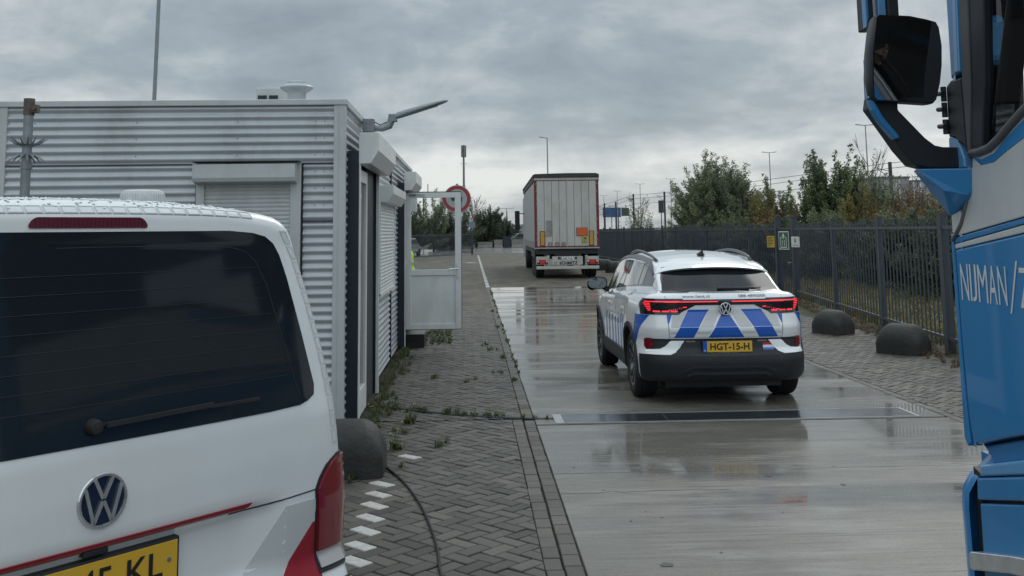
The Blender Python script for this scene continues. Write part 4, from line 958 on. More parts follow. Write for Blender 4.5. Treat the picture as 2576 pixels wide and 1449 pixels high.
# water beads on the roof edge
drops = MB(); P_ = []
for k in range(1500):
    x = rng.uniform(-.66, .70); y = rng.uniform(.02, .9)**1.0; P_.append((x, y, 2.4))
H = vb.hit(np.array(P_), (0, 0, -1), T=1.2, n=200); nn = vb.nrm(H)
ico = [Vector((math.cos(a)*math.sin(b_), math.sin(a)*math.sin(b_), math.cos(b_))) for b_ in (.2, .8, 1.4) for a in np.linspace(0, 2*math.pi, 7)[:-1]]
for h_ in H:
    if h_[1] > 1.5 or h_[2] < 1.915: continue
    r_ = rng.uniform(.0022, .006); b0_ = len(drops.v)
    drops.v += [(h_[0]+p.x*r_*1.2, h_[1]+p.y*r_*1.2, h_[2]+p.z*r_*.75-.0002) for p in ico]
    drops.f.append([b0_+i for i in range(6)]); drops.m.append(0)
    for ring in (0, 1):
        for i in range(6): drops.f.append([b0_+ring*6+i, b0_+ring*6+(i+1) % 6, b0_+ring*6+6+(i+1) % 6, b0_+ring*6+6+i]); drops.m.append(0)
dob = drops.build('water_beads', mat('water', (.62, .66, .68), .06, coat=.6), van, smooth=True); dob['kind'] = 'stuff'
vs_side = lambda sx: (lambda u, v: (sx*1.6, u, v))
for sx in (-1, 1):
    mb = MB(); vb.panel(mb, [[(y, z) for y in np.linspace(.35, 3.9, 30)] for z in np.linspace(1.27, 1.72, 8)], vs_side(sx), (-sx, 0, 0), .003, .005); mb.build('side_window', gloss, van, smooth=60)
    for y in (1.0, 4.0): wheel(van, (sx*.83, y, .34), sx, .34, .22, .21, 5, alloy)
mb = MB(); mb.box(-.7, .7, .1, 4.5, .25, .40); mb.build('underbody', black, van)
# ================================================================ white curtain trailer far ahead (x right, y forward, origin rear centre)
tr = thing('box_trailer', 'white curtain sided lorry with red edged rear doors far ahead on the lane', 'lorry', (3.765, 40.0, 0))
tw = mat('trailer_door', (.42, .42, .39), .5, var=.08, vs_=1.2, dirt=((.22, .21, .18), .5, 1.8)); trd = mat('trailer_red', (.16, .014, .022), .5, var=.1); cur = mat('curtain', (.30, .31, .30), .5, var=.06, vs_=1.5)
hw = 1.275
mb = MB(); mb.box(-hw+.02, hw-.02, .06, 13.6, 1.16, 3.93); mb.build('curtain', cur, tr)
mb = MB()
for k in range(8):
    a = -hw+.10+k*(2*hw-.2)/8; b_ = a+(2*hw-.2)/8; mb.box(a+.006, b_-.006, 0, .05, 1.24, 3.84)
mb.build('rear_door', tw, tr, bevel=.008)
mb = MB(); mb.box(-hw, hw, .02, .08, 1.16, 1.225); mb.box(-hw, hw, .0, .08, 3.845, 3.94); mb.build('rear_frame', tw, tr, bevel=.006)
mb = MB(); mb.box(-hw, -hw+.085, -.01, .10, 1.22, 3.85); mb.box(hw-.085, hw, -.01, .10, 1.22, 3.85); mb.box(-hw+.09, hw-.09, -.008, .02, 1.225, 1.265); mb.box(-hw+.09, hw-.09, -.008, .02, 3.81, 3.845); mb.build('red_edging', trd, tr, bevel=.005)
mb = MB(); mb.box(-.012, .012, -.02, .0, 1.2, 3.9)
for x in (-1.16, -1.19, 1.16, 1.19):
    for z in (1.5, 1.75, 2.3, 2.9, 3.4, 3.7): mb.box(x-.012, x+.012, -.02, .0, z-.03, z+.03)
mb.build('hinge', mat('hinge_grey', (.30, .30, .29), .5), tr)
mb = MB()
top = [(-hw-.03, 3.95), (-hw-.05, 4.05), (-hw+.05, 4.09), (0, 4.115), (hw-.1, 4.11), (hw+.02, 4.07), (hw+.03, 3.95)]
mb.prism(top, lambda u, v, w: (u, -.05+w, v), 13.7); mb.box(-hw-.02, -hw, 0, 13.6, 3.80, 3.98); mb.box(hw, hw+.02, 0, 13.6, 3.8, 3.98); mb.build('tarpaulin_roof', mat('tarp_dark', (.028, .032, .038), .6, var=.2), tr, bevel=.02)
mb = MB(); mb.box(-hw+.01, -hw+.02, .1, 13.5, 1.18, 1.45); mb.box(hw-.02, hw-.01, .1, 13.5, 1.18, 1.45); mb.build('side_board', mat('dull_alu', (.22, .22, .21), .5, metal=.4), tr)
for x0, x1, z0, z1, m_, nm in ((-1.07, -.865, 1.27, 1.85, trd, 'marker_board'), (.855, 1.05, 1.27, 1.85, trd, 'marker_board'), (.365, .80, 1.66, 1.97, mat('board_edge', (.10, .03, .02), .5), 'orange_board'), (-.81, -.60, 1.66, 2.26, mat('grey_plate', (.20, .215, .205), .6, var=.2, vs_=5), 'document_box'), (.585, .775, 1.40, 1.655, mat('sticker_yellow', (.36, .30, .06), .5), 'sticker')):
    mb = MB(); mb.box(x0, x1, -.03, -.0, z0, z1); o_ = mb.build(nm, m_, tr, bevel=.004)
    if nm == 'marker_board': mb = MB(); mb.box(x0+.03, x1-.03, -.034, -.03, z0+.03, z1-.03); mb.build('yellow_field', mat('marker_yellow', (.42, .25, .03), .45), o_)
    if nm == 'orange_board': mb = MB(); mb.box(x0+.018, x1-.018, -.034, -.03, z0+.018, z1-.018); mb.build('orange_field', mat('marker_orange', (.52, .10, .02), .45), o_)
    if nm == 'sticker':
        mb = MB(); text_on(mb, '!', x0+.08, z0+.02, .02, .06, flat(-.034)); mb.add([(x0+.02, -.034, z1-.03), (x0+.05, -.034, z1-.03), (x1-.03, -.034, z0+.09), (x1-.03, -.034, z0+.15)], [(0, 1, 2, 3)]); mb.add([(x0+.04, -.034, z0+.10), (x1-.03, -.034, z0+.16), (x1-.05, -.034, z0+.2)], [(0, 1, 2)]); mb.build('symbol', MT['ink'], o_)
for xc, s_ in ((-.675, '60'), (-.40, '70'), (-.145, '80')):
    mb = MB(); Mx = Matrix.Translation((xc, -.01, 1.335)) @ Matrix.Rotation(R(90), 4, 'X'); mb.lathe([(0, 0), (.075, 0)], Mx, 24); o_ = mb.build('speed_disc', tw, tr)
    mb = MB(); mb.lathe([(.062, .002), (.085, .002)], Mx, 24); text_on(mb, s_, xc-.045, 1.30, .09, .07, flat(-.013), 0, .02); mb.build('ring', mat('ring_dark', (.09, .03, .03), .5), o_)
mb = MB(); mb.box(-1.2, 1.2, .15, 13.3, .95, 1.14); mb.box(-.5, .5, .15, 13, .70, .95); mb.build('chassis', black, tr)
mb = MB(); mb.box(-.60, .60, .04, .10, .53, .86); ctr = mb.build('rear_plate_carrier', tw, tr, bevel=.008)
mb = MB(); mb.box(-.27, .25, .025, .04, .735, .84); npl = mb.build('number_plate', mat('plate_white', (.62, .63, .62), .4), tr, bevel=.003)
mb = MB(); text_on(mb, 'NC 719', -.17, .75, .36, .07, flat(.02), 0, .02); mb.box(-.27, -.23, .0205, .025, .735, .84); mb.build('characters', mat('plate_ink', (.03, .035, .05), .5), npl)
mb = MB(); text_on(mb, 'SCHMITZ', -.32, .545, .72, .12, flat(.035), 0, .035); text_on(mb, 'LT', -.52, .55, .11, .09, flat(.035), 0, .02); mb.build('lettering', MT['ink'], ctr)
for s_ in (-1, 1):
    mb = MB(); mb.tube([(s_*.335, .03, .80), (s_*.335, .0, .80)], .045, 12); mb.build('bracket_lamp', black, tr)
    mb = MB(); x0 = s_*.985; mb.box(x0-.24, x0+.24, .03, .12, .55, .86); lp = mb.build('light_carrier', tw, tr, bevel=.006)
    mb = MB(); mb.box(x0-.215, x0+.215, .01, .03, .565, .735); mb.build('light_cluster', dkred, lp, bevel=.01)
    for dx in (-.17, .17): mb = MB(); mb.tube([(x0+dx, .012, .68), (x0+dx, .0, .68)], .040, 14); mb.build('round_lamp', mat('pale_lens', (.55, .45, .43), .2), lp)
    mb = MB(); mb.box(x0-.10, x0+.10, .003, .012, .59, .71); mb.build('red_lamp', mat('red_glow', (.4, .02, .02), .3, emit=(1, .05, .04), es=.06), lp)
mb = MB(); mb.box(-1.22, 1.24, .02, .12, .37, .49); mb.box(-.8, -.7, .1, .6, .45, .9); mb.box(.7, .8, .1, .6, .45, .9); mb.build('underrun_bumper', tw, tr, bevel=.01)
def bigwheel(parent, x, y, r=.50, w=.33):
    wh = bpy.data.objects.new('wheel', None); C.objects.link(wh); wh.parent = parent; wh.location = (x, y, r); wh.empty_display_size = .1
    Mx = Matrix.Rotation(R(90), 4, 'Y'); o = MB(); o.lathe([(.28, -w/2), (.30, -w/2-.01), (r-.08, -w/2-.01), (r-.02, -w/2+.01), (r, -w/2+.05), (r, -.03), (r-.015, -.02), (r-.015, .02), (r, .03), (r, w/2-.05), (r-.02, w/2-.01), (r-.08, w/2+.01), (.30, w/2+.01), (.28, w/2)], Mx, 36); o.build('tyre', rubber, wh, smooth=40)
    o = MB(); o.lathe([(0, -w*.1), (.12, -w*.12), (.16, -w*.28), (.24, -w*.30), (.285, -w*.48)], Mx if x > 0 else Mx, 24); o.lathe([(0, w*.1), (.12, w*.12), (.16, w*.28), (.24, w*.30), (.285, w*.48)], Mx, 24); o.build('rim', mat('rim_grey', (.18, .18, .18), .5, metal=.4), wh, smooth=40); return wh
for s_ in (-1, 1):
    for y in (1.3, 2.6, 3.9, 12.6): bigwheel(tr, s_*1.05, y+.0)
    mb = MB(); mb.box(s_*1.23, s_*1.25, .55, 4.6, .8, 1.1); mb.build('mudguard', black, tr)
tr.rotation_euler = (0, 0, R(-1.2))
tc_ = MB(); tc_.box(-1.24, 1.24, 13.9, 16.1, .5, 3.7); tc_.build('tractor_cab', mat('cab_grey', (.25, .26, .27), .4), tr, bevel=.1)
mb = MB(); mb.box(-1.72, -1.46, 14.5, 14.62, 1.95, 2.95); mb.bar((-1.5, 14.6, 2.8), (-1.2, 14.7, 2.8), .05); mb.build('cab_mirror', black, tr, bevel=.04)

# ================================================================ blue truck beside the camera (world coordinates minus base)
BX, BY = 1.95, 4.08
tk = thing('blue_truck', 'blue and white truck cab with a large black door mirror at the right edge', 'truck', (BX, BY, 0))
tb = mat('truck_blue', (.016, .175, .41), .34, var=.06, vs_=1.5, coat=.5, dirt=((.03, .16, .33), .3, 3.)); tgw = mat('truck_grey_white', (.48, .50, .50), .35, var=.05, vs_=2., coat=.3, dirt=((.28, .28, .27), .3, 4.)); tdk = mat('truck_black', (.014, .017, .023), .5, var=.2)
tlb = mat('truck_light_blue', (.10, .28, .52), .25, coat=.6)
def tp(Y, z, w=0.): return (w, Y-BY, z)         # w >0 goes into the cab (+x)
def sidepoly(name, pts, m_, w0, w1, parent=tk, bevel=.004, seg=2, smooth=False):
    mb = MB(); mb.prism(pts, lambda u, v, w: tp(u, v, w0+w), w1-w0); return mb.build(name, m_, parent, bevel=bevel, seg=seg, smooth=smooth)
# cab core with a window opening on this side
RE, WB = 1.85, 2.5
core = MB()
core.box(.06, 2.44, -2.1, -.06, .95, 1.98); core.box(.06, 2.44, -2.15, -.12, 3.05, 3.75); core.box(.06, 2.44, -2.15, -2.0, 2.05, 3.05); core.box(2.38, 2.44, -2.1, -1.3, 2.05, 3.05)
core.build('cab_core', tdk, tk)
# front face with rounded corner edge and windscreen
mb = MB(); 
def fr(u, v):
    a = u  # across 0..2.5, corner rounding r .14
    r = .11
    if a < r: th = a/r*math.pi/2; x = r-r*math.cos(th); y = -r+r*math.sin(th)
    elif a > 2.5-r: th = (2.5-a)/r*math.pi/2; x = 2.5-r+r*math.cos(th); y = -r+r*math.sin(th)
    else: x = a; y = .0
    return (x+.0, y+.02-.055*(max(0, v-1.75)), v)
ua = list(np.linspace(0, .11, 8))+list(np.linspace(.2, 2.3, 12))+list(np.linspace(2.39, 2.5, 8))
mb.grid(fr, ua, np.linspace(.98, 1.78, 8)); mb.build('front_panel', tb, tk, smooth=True)
mb = MB(); mb.grid(fr, ua, np.linspace(1.78, 2.16, 4)); mb.build('front_panel', tgw, tk, smooth=True)
mb = MB(); mb.grid(fr, [u for u in ua if u < .2], np.linspace(2.16, 3.75, 12)); mb.grid(fr, [u for u in ua if u > 2.29], np.linspace(2.16, 3.75, 12)); mb.grid(fr, ua, np.linspace(3.05, 3.75, 5)); mb.build('pillar', tb, tk, smooth=True)
mb = MB(); mb.grid(lambda u, v: (fr(u, v)[0], fr(u, v)[1]-.01, v), [.15, .6, 1.2, 1.9, 2.35], [2.16, 2.6, 3.05]); mb.build('windscreen', mat('windscreen_glass', (.80, .86, .86), .0, trans=1., ior=1.3), tk)
# door skins
sill = [(3.86, 2.105), (3.80, 2.105), (3.72, 2.115), (3.64, 2.145), (3.56, 2.185), (3.47, 2.225), (3.2, 2.33), (2.9, 2.36), (2.0, 2.36)]
dl_u = [(4.055, 1.79), (3.975, 1.85), (3.925, 1.93), (3.895, 2.02), (3.87, 2.06)]
skin_g = dl_u+sill+[(2.0, 1.98), (3.0, 1.96), (3.525, 1.862)]
sidepoly('door_panel', skin_g, tgw, .0, .06)
sidepoly('blue_band', [(4.055, 1.785), (3.525, 1.858), (2.9, 1.955), (2.0, 1.975), (2.0, 1.935), (2.9, 1.915), (3.53, 1.836), (4.055, 1.762)], tb, .0, .06)
sidepoly('grey_band', [(4.055, 1.759), (3.53, 1.833), (2.9, 1.912), (2.0, 1.932), (2.0, 1.885), (2.9, 1.87), (3.53, 1.806), (4.056, 1.74)], tgw, .0, .06)
sidepoly('door', [(4.057, 1.738), (3.53, 1.804), (2.9, 1.867), (2.0, 1.882), (2.0, 1.25), (3.0, 1.22), (3.64, 1.095), (3.80, 1.05), (3.98, .995), (4.02, 1.0), (4.04, 1.10), (4.055, 1.40)], tb, .0, .06, bevel=.010, seg=3)
# dark edge between door and front corner
sidepoly('door_gap', [(4.068, 1.78), (4.056, 1.78), (4.053, 1.4), (4.035, 1.06), (4.02, .99), (4.045, .985), (4.065, 1.3)], tdk, .012, .05, bevel=0)
sidepoly('lower_corner', [(4.085, 1.80), (4.066, 1.80), (4.062, 1.3), (4.042, .985), (4.06, .97), (4.085, 1.0)], tb, -.002, .06, bevel=.006)
sidepoly('front_corner', [(4.085, 2.05), (4.085, 1.80), (4.058, 1.795), (3.98, 1.855), (3.93, 1.93), (3.90, 2.05)], tgw, .004, .06, bevel=.012, seg=3)
# curved black-grey cover strip of the gap
mb = MB(); mb.tube([tp(*p, .0) for p in ((4.064, 1.775), (3.985, 1.843), (3.93, 1.925), (3.90, 2.015), (3.885, 2.06))], .010, 8); mb.build('seal', mat('seal_grey', (.12, .125, .13), .5), tk, smooth=True)
# recessed step area, wheel arch front, bumper
sidepoly('step_recess', [(4.03, .995), (3.98, .990), (3.64, 1.085), (3.0, 1.2), (2.0, 1.22), (2.0, 1.06), (3.0, 1.09), (3.65, 1.005), (3.94, .925), (3.965, .96)], tb, .035, .08, bevel=.010)
sidepoly('step_ledge', [(3.955, .925), (3.64, 1.01), (3.0, 1.09), (3.0, 1.0), (3.65, .955), (3.985, .872)], tlb, -.005, .08, bevel=.012, seg=3)
sidepoly('lower_panel', [(3.985, .868), (3.65, .950), (3.0, .99), (3.0, .92), (3.67, .862), (3.992, .785)], tb, -.012, .08, bevel=.008)
sidepoly('lower_panel', [(3.985, .775), (3.67, .850), (3.0, .91), (3.0, .25), (3.99, .25)], tb, -.006, .08, bevel=.008)
sidepoly('panel_gap', [(3.995, .88), (3.0, 1.0), (3.0, .25), (3.995, .25)], tdk, .02, .06, bevel=0)
mb = MB()
def bmp(u, v):
    w = ip(v, [.25, .47, .74, .80, .86, .89, .95], [-.02, -.02, -.025, -.02, .0, .025, .06]); y = ip(u, [0, .3, .6, 1], [4.035, 4.075, 4.125, 4.16]); 
    return (w+ip(u, [0, .25, .7, 1], [.0, -.004, .02, .10]), y-BY-ip(v, [.25, .8, .86, .95], [0, 0, .03, .09]), v)
mb.grid(bmp, np.linspace(0, 1, 10), [.25, .3, .47, .6, .735, .742, .745, .76, .80, .83, .86, .875, .89, .92, .95]); mb.box(.10, 2.40, -.02, .08, .25, .93); mb.build('bumper', tb, tk, smooth=50)
sidepoly('bumper_gap', [(4.04, .90), (3.99, .885), (3.99, .25), (4.04, .25)], tdk, .006, .05, bevel=0)
mb = MB(); mb.prism([(4.005, .588), (3.99, .598), (3.69, .672), (3.0, .82), (3.0, .74), (3.70, .608), (3.99, .530), (4.003, .540)], lambda u, v, w: tp(u, v, -.055+w), .055); mb.build('chrome_step_trim', chrome, tk, bevel=.012, seg=3)
# window: frame, glass, cab interior behind
mb = MB()
for a, b_, w_ in (((3.83, 2.10), (3.755, 2.70), .05), ((3.755, 2.70), (3.745, 3.05), .05)): mb.bar(tp(a[0], a[1], .03), tp(b_[0], b_[1], .03), .06, .11, upv=(1, 0, 0))
sidepoly('door_frame', [(3.885, 2.09), (3.80, 2.10), (3.745, 2.36), (3.70, 2.72), (3.69, 3.06), (3.60, 3.12), (2.05, 3.12), (2.05, 2.36), (1.95, 2.36), (1.95, 3.2), (3.75, 3.2), (3.78, 3.0), (3.815, 2.7), (3.845, 2.35)], tdk, .005, .06, bevel=.006)
sidepoly('pillar_panel', [(3.90, 2.10), (3.885, 2.09), (3.845, 2.35), (3.815, 2.7), (3.78, 3.0), (3.75, 3.2), (3.86, 3.2), (3.885, 2.75), (3.905, 2.4)], mat('pillar_grey', (.07, .072, .075), .5), .0, .06, bevel=.004)
sidepoly('pillar_panel', [(4.0, 2.42), (3.905, 2.44), (3.885, 2.75), (3.86, 3.2), (3.84, 3.75), (3.93, 3.75), (3.97, 3.2), (3.995, 2.75)], tb, .0, .06, bevel=.012)
sidepoly('pillar_panel', [(3.955, 2.44), (3.915, 2.44), (3.895, 2.75), (3.87, 3.2), (3.85, 3.75), (3.875, 3.75), (3.905, 3.2), (3.93, 2.75)], tlb, -.006, .02, bevel=.006)
sidepoly('hinge_column', [(4.05, 2.19), (3.93, 2.15), (3.90, 2.10), (3.905, 2.42), (4.0, 2.42), (4.045, 2.40)], tdk, .0, .06, bevel=.01)
mb = MB()
for z in (2.235, 2.305, 2.37): mb.tube([tp(4.03, z, -.02), tp(4.08, z+.004, -.02)], .010, 8); mb.tube([tp(4.055, z-.03, -.005), tp(4.055, z+.03, -.005)], .012, 8)
mb.build('hinge', tdk, tk, smooth=40)
sidepoly('corner_panel', [(4.06, 2.06), (3.93, 2.06), (3.935, 2.10), (3.99, 2.20), (4.05, 2.19)], tlb, .0, .06, bevel=.006)
mb = MB(); mb.tube([tp(p[0], p[1]+.006, -.004) for p in sill[:8]], .017, 10); mb.build('sill_rubber', mat('sill_grey', (.09, .092, .095), .5), tk, smooth=True)
sidepoly('blue_sill_band', [(3.86, 2.095), (3.79, 2.085), (3.70, 2.10), (3.60, 2.15), (3.47, 2.205), (3.2, 2.30), (3.2, 2.24), (3.47, 2.14), (3.60, 2.10), (3.70, 2.065), (3.80, 2.06)], tb, -.002, .05)
mb = MB(); mb.add([tp(3.80, 2.11, .032), tp(3.70, 3.06, .032), tp(2.05, 3.08, .032), tp(2.05, 2.37, .032), tp(3.2, 2.33, .032), tp(3.47, 2.22, .032)], [(0, 1, 2, 3, 4, 5)])
gtk = mat('cab_glass', (.55, .60, .62), .0, trans=1., ior=1.45); mb.build('door_window', gtk, tk)
# interior: dash, seat, pillar
mb = MB(); mb.box(.2, 2.3, -.75, -.15, 1.5, 2.12); mb.build('dashboard', mat('interior_dark', (.05, .052, .056), .7), tk, bevel=.05)
mb = MB(); mb.box(.35, .85, -1.75, -1.25, 1.55, 1.70); mb.box(.35, .85, -1.90, -1.75, 1.6, 2.45); mb.box(.45, .75, -1.88, -1.78, 2.47, 2.7); mb.build('seat', mat('seat_blue', (.02, .05, .12), .8), tk, bevel=.05, seg=3)
mb = MB(); mb.lathe([(.20, 0), (.21, .012), (.225, 0), (.21, -.012), (.20, 0)], Matrix.Translation((.6, -.95, 2.08)) @ Matrix.Rotation(R(-35), 4, 'X'), 28); mb.build('steering_wheel', black, tk)
mb = MB(); mb.bar((.10, -.30, 2.05), (.52, -.34, 3.05), .16, .08, upv=(0, 1, 0)); mb.bar((.10, -.38, 2.86), (2.3, -.38, 2.86), .30, .10); mb.build('interior_trim', mat('trim_black', (.02, .022, .026), .8), tk, bevel=.03, seg=3)
mb = MB(); mb.box(.62, .86, -.30, -.22, 2.50, 2.72); mb.build('interior_mirror', tb, tk, bevel=.05, seg=3)
# body sides beyond, roof, wheels, chassis
mb = MB(); mb.box(0.004, .06, -2.2, -2.09, .95, 3.75); mb.box(2.44, 2.5, -2.2, -.12, .95, 2.1); mb.box(2.44, 2.5, -2.2, -.12, 3.1, 3.75); mb.box(0.004, .06, -2.2, -.14, 3.2, 3.75); mb.box(.0, 2.5, -2.25, -.15, 3.75, 3.82); mb.box(.0, 2.5, -2.26, -2.2, .95, 3.75); mb.build('cab_shell', tb, tk, bevel=.02)
mb = MB(); mb.box(.8, 1.7, -6.0, -.2, .6, .92); mb.build('chassis', tdk, tk)
for x in (.18, 2.32):
    for y in (-1.45, -5.0): w_ = bigwheel(tk, x, y)
# mirror: casing, glass, arms (real depth behind the glass)
MY = 3.90; my = MY-BY
mp_ = lambda X, z, d=0.: (X-BX, my+d, z)
outl = [(1.590, 2.650), (1.60, 2.659), (1.726, 2.657), (1.80, 2.645), (1.838, 2.636), (1.852, 2.615), (1.868, 2.545), (1.872, 2.47), (1.868, 2.40), (1.855, 2.335), (1.843, 2.322), (1.82, 2.319), (1.70, 2.325), (1.605, 2.328), (1.590, 2.338), (1.582, 2.42), (1.580, 2.52)]
mr = MB(); cxx, czz = 1.715, 2.49; n_ = len(outl)
TQ = .12
mq = lambda X, z, d=0.: mp_(X, z, d+(X-cxx)*TQ-(z-czz)*.25)
for sc_, d_ in ((1.0, 0.), (1.01, .01), (1.01, .05), (.95, .10), (.7, .15), (.3, .17)): mr.v += [mq(cxx+.010+(a-cxx)*sc_*1.01-(.004 if d_ > .005 else 0)*(a < 1.65), czz+(b_-czz)*sc_, d_) for a, b_ in outl]
for k in range(5):
    for i in range(n_): mr.f.append([k*n_+i, k*n_+(i+1) % n_, (k+1)*n_+(i+1) % n_, (k+1)*n_+i]); mr.m.append(0)
mr.f.append([5*n_+i for i in range(n_)]); mr.m.append(0); mr.f.append([i for i in range(n_)]); mr.m.append(0)
mo = mr.build('mirror_housing', tdk, tk, smooth=50)
mr = MB(); mr.add([mq(cxx+.010+(a-cxx)*.985, czz+(b_-czz)*.975, -.004) for a, b_ in outl], [list(range(n_))]); mgl = mr.build('mirror_glass', mat('mirror_silver', (.62, .66, .70), .015, metal=1.), mo)
def armpoly(name, pts, m_, d0, d1, bevel=.012, parent=tk, seg=3):
    mb = MB(); mb.prism(pts, lambda u, v, w: mp_(u*1.0115, 1.83+(v-1.83)*1.0115, d0+w+.045), d1-d0); return mb.build(name, m_, parent, bevel=bevel, seg=seg)
armpoly('mirror_arm', [(1.60, 2.35), (1.70, 2.35), (1.698, 2.292), (1.75, 2.235), (1.80, 2.18), (1.838, 2.150), (1.87, 2.143), (1.958, 2.141), (1.968, 2.13), (1.966, 2.06), (1.95, 2.056), (1.80, 2.060), (1.752, 2.072), (1.70, 2.135), (1.665, 2.19), (1.625, 2.25), (1.59, 2.30)], tdk, .03, .13, .022)
armpoly('mirror_arm_cover', [(1.573, 2.50), (1.592, 2.50), (1.597, 2.32), (1.625, 2.262), (1.690, 2.180), (1.668, 2.172), (1.612, 2.240), (1.586, 2.29), (1.574, 2.34)], tb, .0, .05, .008)
armpoly('mirror_arm_cover', [(1.578, 2.62), (1.590, 2.66), (1.588, 3.0), (1.576, 3.0)], tb, .0, .04, .003)
armpoly('upper_arm', [(1.588, 2.62), (1.622, 2.62), (1.620, 3.05), (1.588, 3.05)], tdk, .03, .12, .006)
armpoly('upper_arm', [(1.680, 2.62), (1.726, 2.62), (1.726, 3.05), (1.678, 3.05)], tdk, .03, .12, .006)
armpoly('upper_arm_cover', [(1.643, 2.62), (1.679, 2.62), (1.677, 3.05), (1.643, 3.05)], tlb, .04, .11, .006)
armpoly('upper_arm', [(1.57, 3.03), (1.95, 3.05), (1.98, 3.15), (1.57, 3.13)], tdk, .02, .14, .02)
# blue wedge below the arm
mb = MB(); top_ = [mp_(1.762, 2.058, .05), mp_(2.03, 2.053, -.06), mp_(2.03, 2.053, .12), mp_(1.80, 2.056, .16)]; mb.v += top_+[mp_(1.913, 1.868, .10), mp_(1.85, 1.97, .01), mp_(1.935, 1.95, -.01), mp_(1.99, 1.93, .02)]
mb.f = [[0, 1, 2, 3], [0, 5, 6], [0, 6, 1], [5, 4, 6], [6, 4, 7], [6, 7, 1], [0, 3, 5], [3, 4, 5], [3, 2, 4], [2, 7, 4], [1, 7, 2]]; mb.m = [0]*11; mb.build('mirror_foot_wedge', tb, tk, bevel=.004)
# lettering on the door
mb = MB(); 
def onside(u, v): return tp(4.022-u, v, -.002)
for k, (ch, a, wd) in enumerate((('N', 0.0, .062), ('I', .074, .012), ('J', .092, .034), ('M', .137, .072), ('A', .219, .058), ('N', .287, .060))):
    text_on(mb, ch, a, 1.541+.0*k, wd, .142, onside, 0, .0)
mb.add([onside(.362, 1.515), onside(.372, 1.515), onside(.432, 1.705), onside(.42, 1.705)], [(0, 1, 2, 3)])
text_on(mb, 'ZEETANK', .435, 1.541, .50, .142, onside); mb.build('lettering', mat('letter_white', (.55, .57, .58), .4), tk)
# ================================================================ fence along the right side
def fline(Y): return ip(Y, [8, 14.8, 26.5, 28.5, 62, 88], [6.07, 6.95, 8.47, 8.47, 8.35, 8.2])
def fence(y0, y1, label, posts, ztop=1.97, rail=1.82):
    f = thing('picket_fence', label, 'fence', (float(fline(y0)), y0, 0), 0, 'anthracite railing panels'); ox, oy = float(fline(y0)), y0
    mb = MB(); s_ = .205 if y0 < 27 else .17; pw = .0095 if y0 < 27 else .011; y = y0+.06
    while y < y1-.03:
        if all(abs(y-p) > .07 for p in posts):
            x = float(fline(y))-ox; mb.box(x-pw, x+pw, y-oy-pw, y-oy+pw, .06, ztop-.02*(1))
        y += s_
    mb.build('pickets', fencem, f)
    mb = MB(); ys = [y0]+[p for p in (14.8, 26.5, 28.5) if y0 < p < y1]+[y1]
    for a, b_ in zip(ys[:-1], ys[1:]):
        for z in (rail, .22): mb.bar((float(fline(a))-ox-.02, a-oy, z), (float(fline(b_))-ox-.02, b_-oy, z), .045, .045)
    mb.build('rails', fencem, f)
    for p in posts:
        x = float(fline(p))-ox; mb = MB(); big = p in (14.8,); w = .06 if big else .045
        mb.box(x-w, x+w, p-oy-w, p-oy+w, -.3, 2.02 if not big else 2.0); mb.box(x-w-.006, x+w+.006, p-oy-w-.006, p-oy+w+.006, 2.0, 2.03); mb.build('post', fencem, f)
    return f
fence(8.0, 18.27, 'nearest stretch of dark picket fence, beside the blue truck', [11.2, 14.8])
fence(18.27, 26.35, 'middle stretch of dark picket fence between the near stretch and the gate', [18.27, 22.0])
fence(28.0, 62., 'long far stretch of dark picket fence running from the gate to the trailer', [30.8, 33.5, 36.3, 39.0, 41.8, 44.7, 47.5, 50.2, 53., 55.7, 58.5, 61.2])
fence(62., 88., 'farthest stretch of dark picket fence hidden partly behind the trailer', [64, 67, 70, 73, 76, 79, 82, 85, 88])
gt = thing('fence_gate', 'dark picket gate between two tall posts with a green sign on it', 'gate', (8.47, 26.5, 0))
for y in (0, 1.45): mb = MB(); mb.box(-.07, .07, y-.07, y+.07, -.3, 2.12); mb.box(-.08, .08, y-.08, y+.08, 2.12, 2.15); mb.build('post', fencem, gt)
mb = MB()
for k in range(9): y = .17+k*.138; mb.box(-.012, .012, y-.012, y+.012, .1, 1.86)
mb.build('pickets', fencem, gt)
mb = MB(); mb.box(-.025, .025, .08, 1.37, 1.80, 1.86); mb.box(-.025, .025, .08, 1.37, .1, .16); mb.build('rails', fencem, gt)
mb = MB(); mb.box(-.16, -.03, .12, .16, .93, .96); mb.build('handle', chrome, gt)
def fsign(name, label, yc, z0, z1, w, m_, ang, cat='sign'):
    s_ = thing(name, label, cat, (float(fline(yc))-.06, yc, z0), R(-90)+ang); h = z1-z0
    mb = MB(); mb.box(-w/2, w/2, 0, .008, 0, h); mb.build('board', m_, s_, bevel=.004); return s_, w, h
signgreen = mat('sign_green', (.01, .10, .05), .4); signwhite = mat('sign_white', (.62, .63, .60), .4)
sg, w, h = fsign('exit_sign', 'green gathering sign with white arrow outline in a white border on the gate', 27.25, 1.27, 1.76, .62, signwhite, R(8))
mb = MB(); mb.box(-w/2+.03, w/2-.03, -.003, 0, .025, h-.025); mb.build('green_field', signgreen, sg)
mb = MB(); fz = -.006; mb.prism([(0, h-.05), (.06, h-.14), (.02, h-.14), (.02, h-.2), (-.02, h-.2), (-.02, h-.14), (-.06, h-.14)], lambda u, v, w_: (u*1.4, fz-.001+w_, v), .003)
for a, b_ in (((-.17, .06), (-.17, .32)), ((.17, .06), (.17, .32)), ((-.17, .06), (.17, .06)), ((-.17, .32), (-.10, .32)), ((.17, .32), (.10, .32)), ((-.06, .1), (-.06, .26)), ((.06, .1), (.06, .26))): mb.bar((a[0], fz, a[1]), (b_[0], fz, b_[1]), .025, .003, upv=(0, 1, 0))
mb.build('symbol', signwhite, sg)
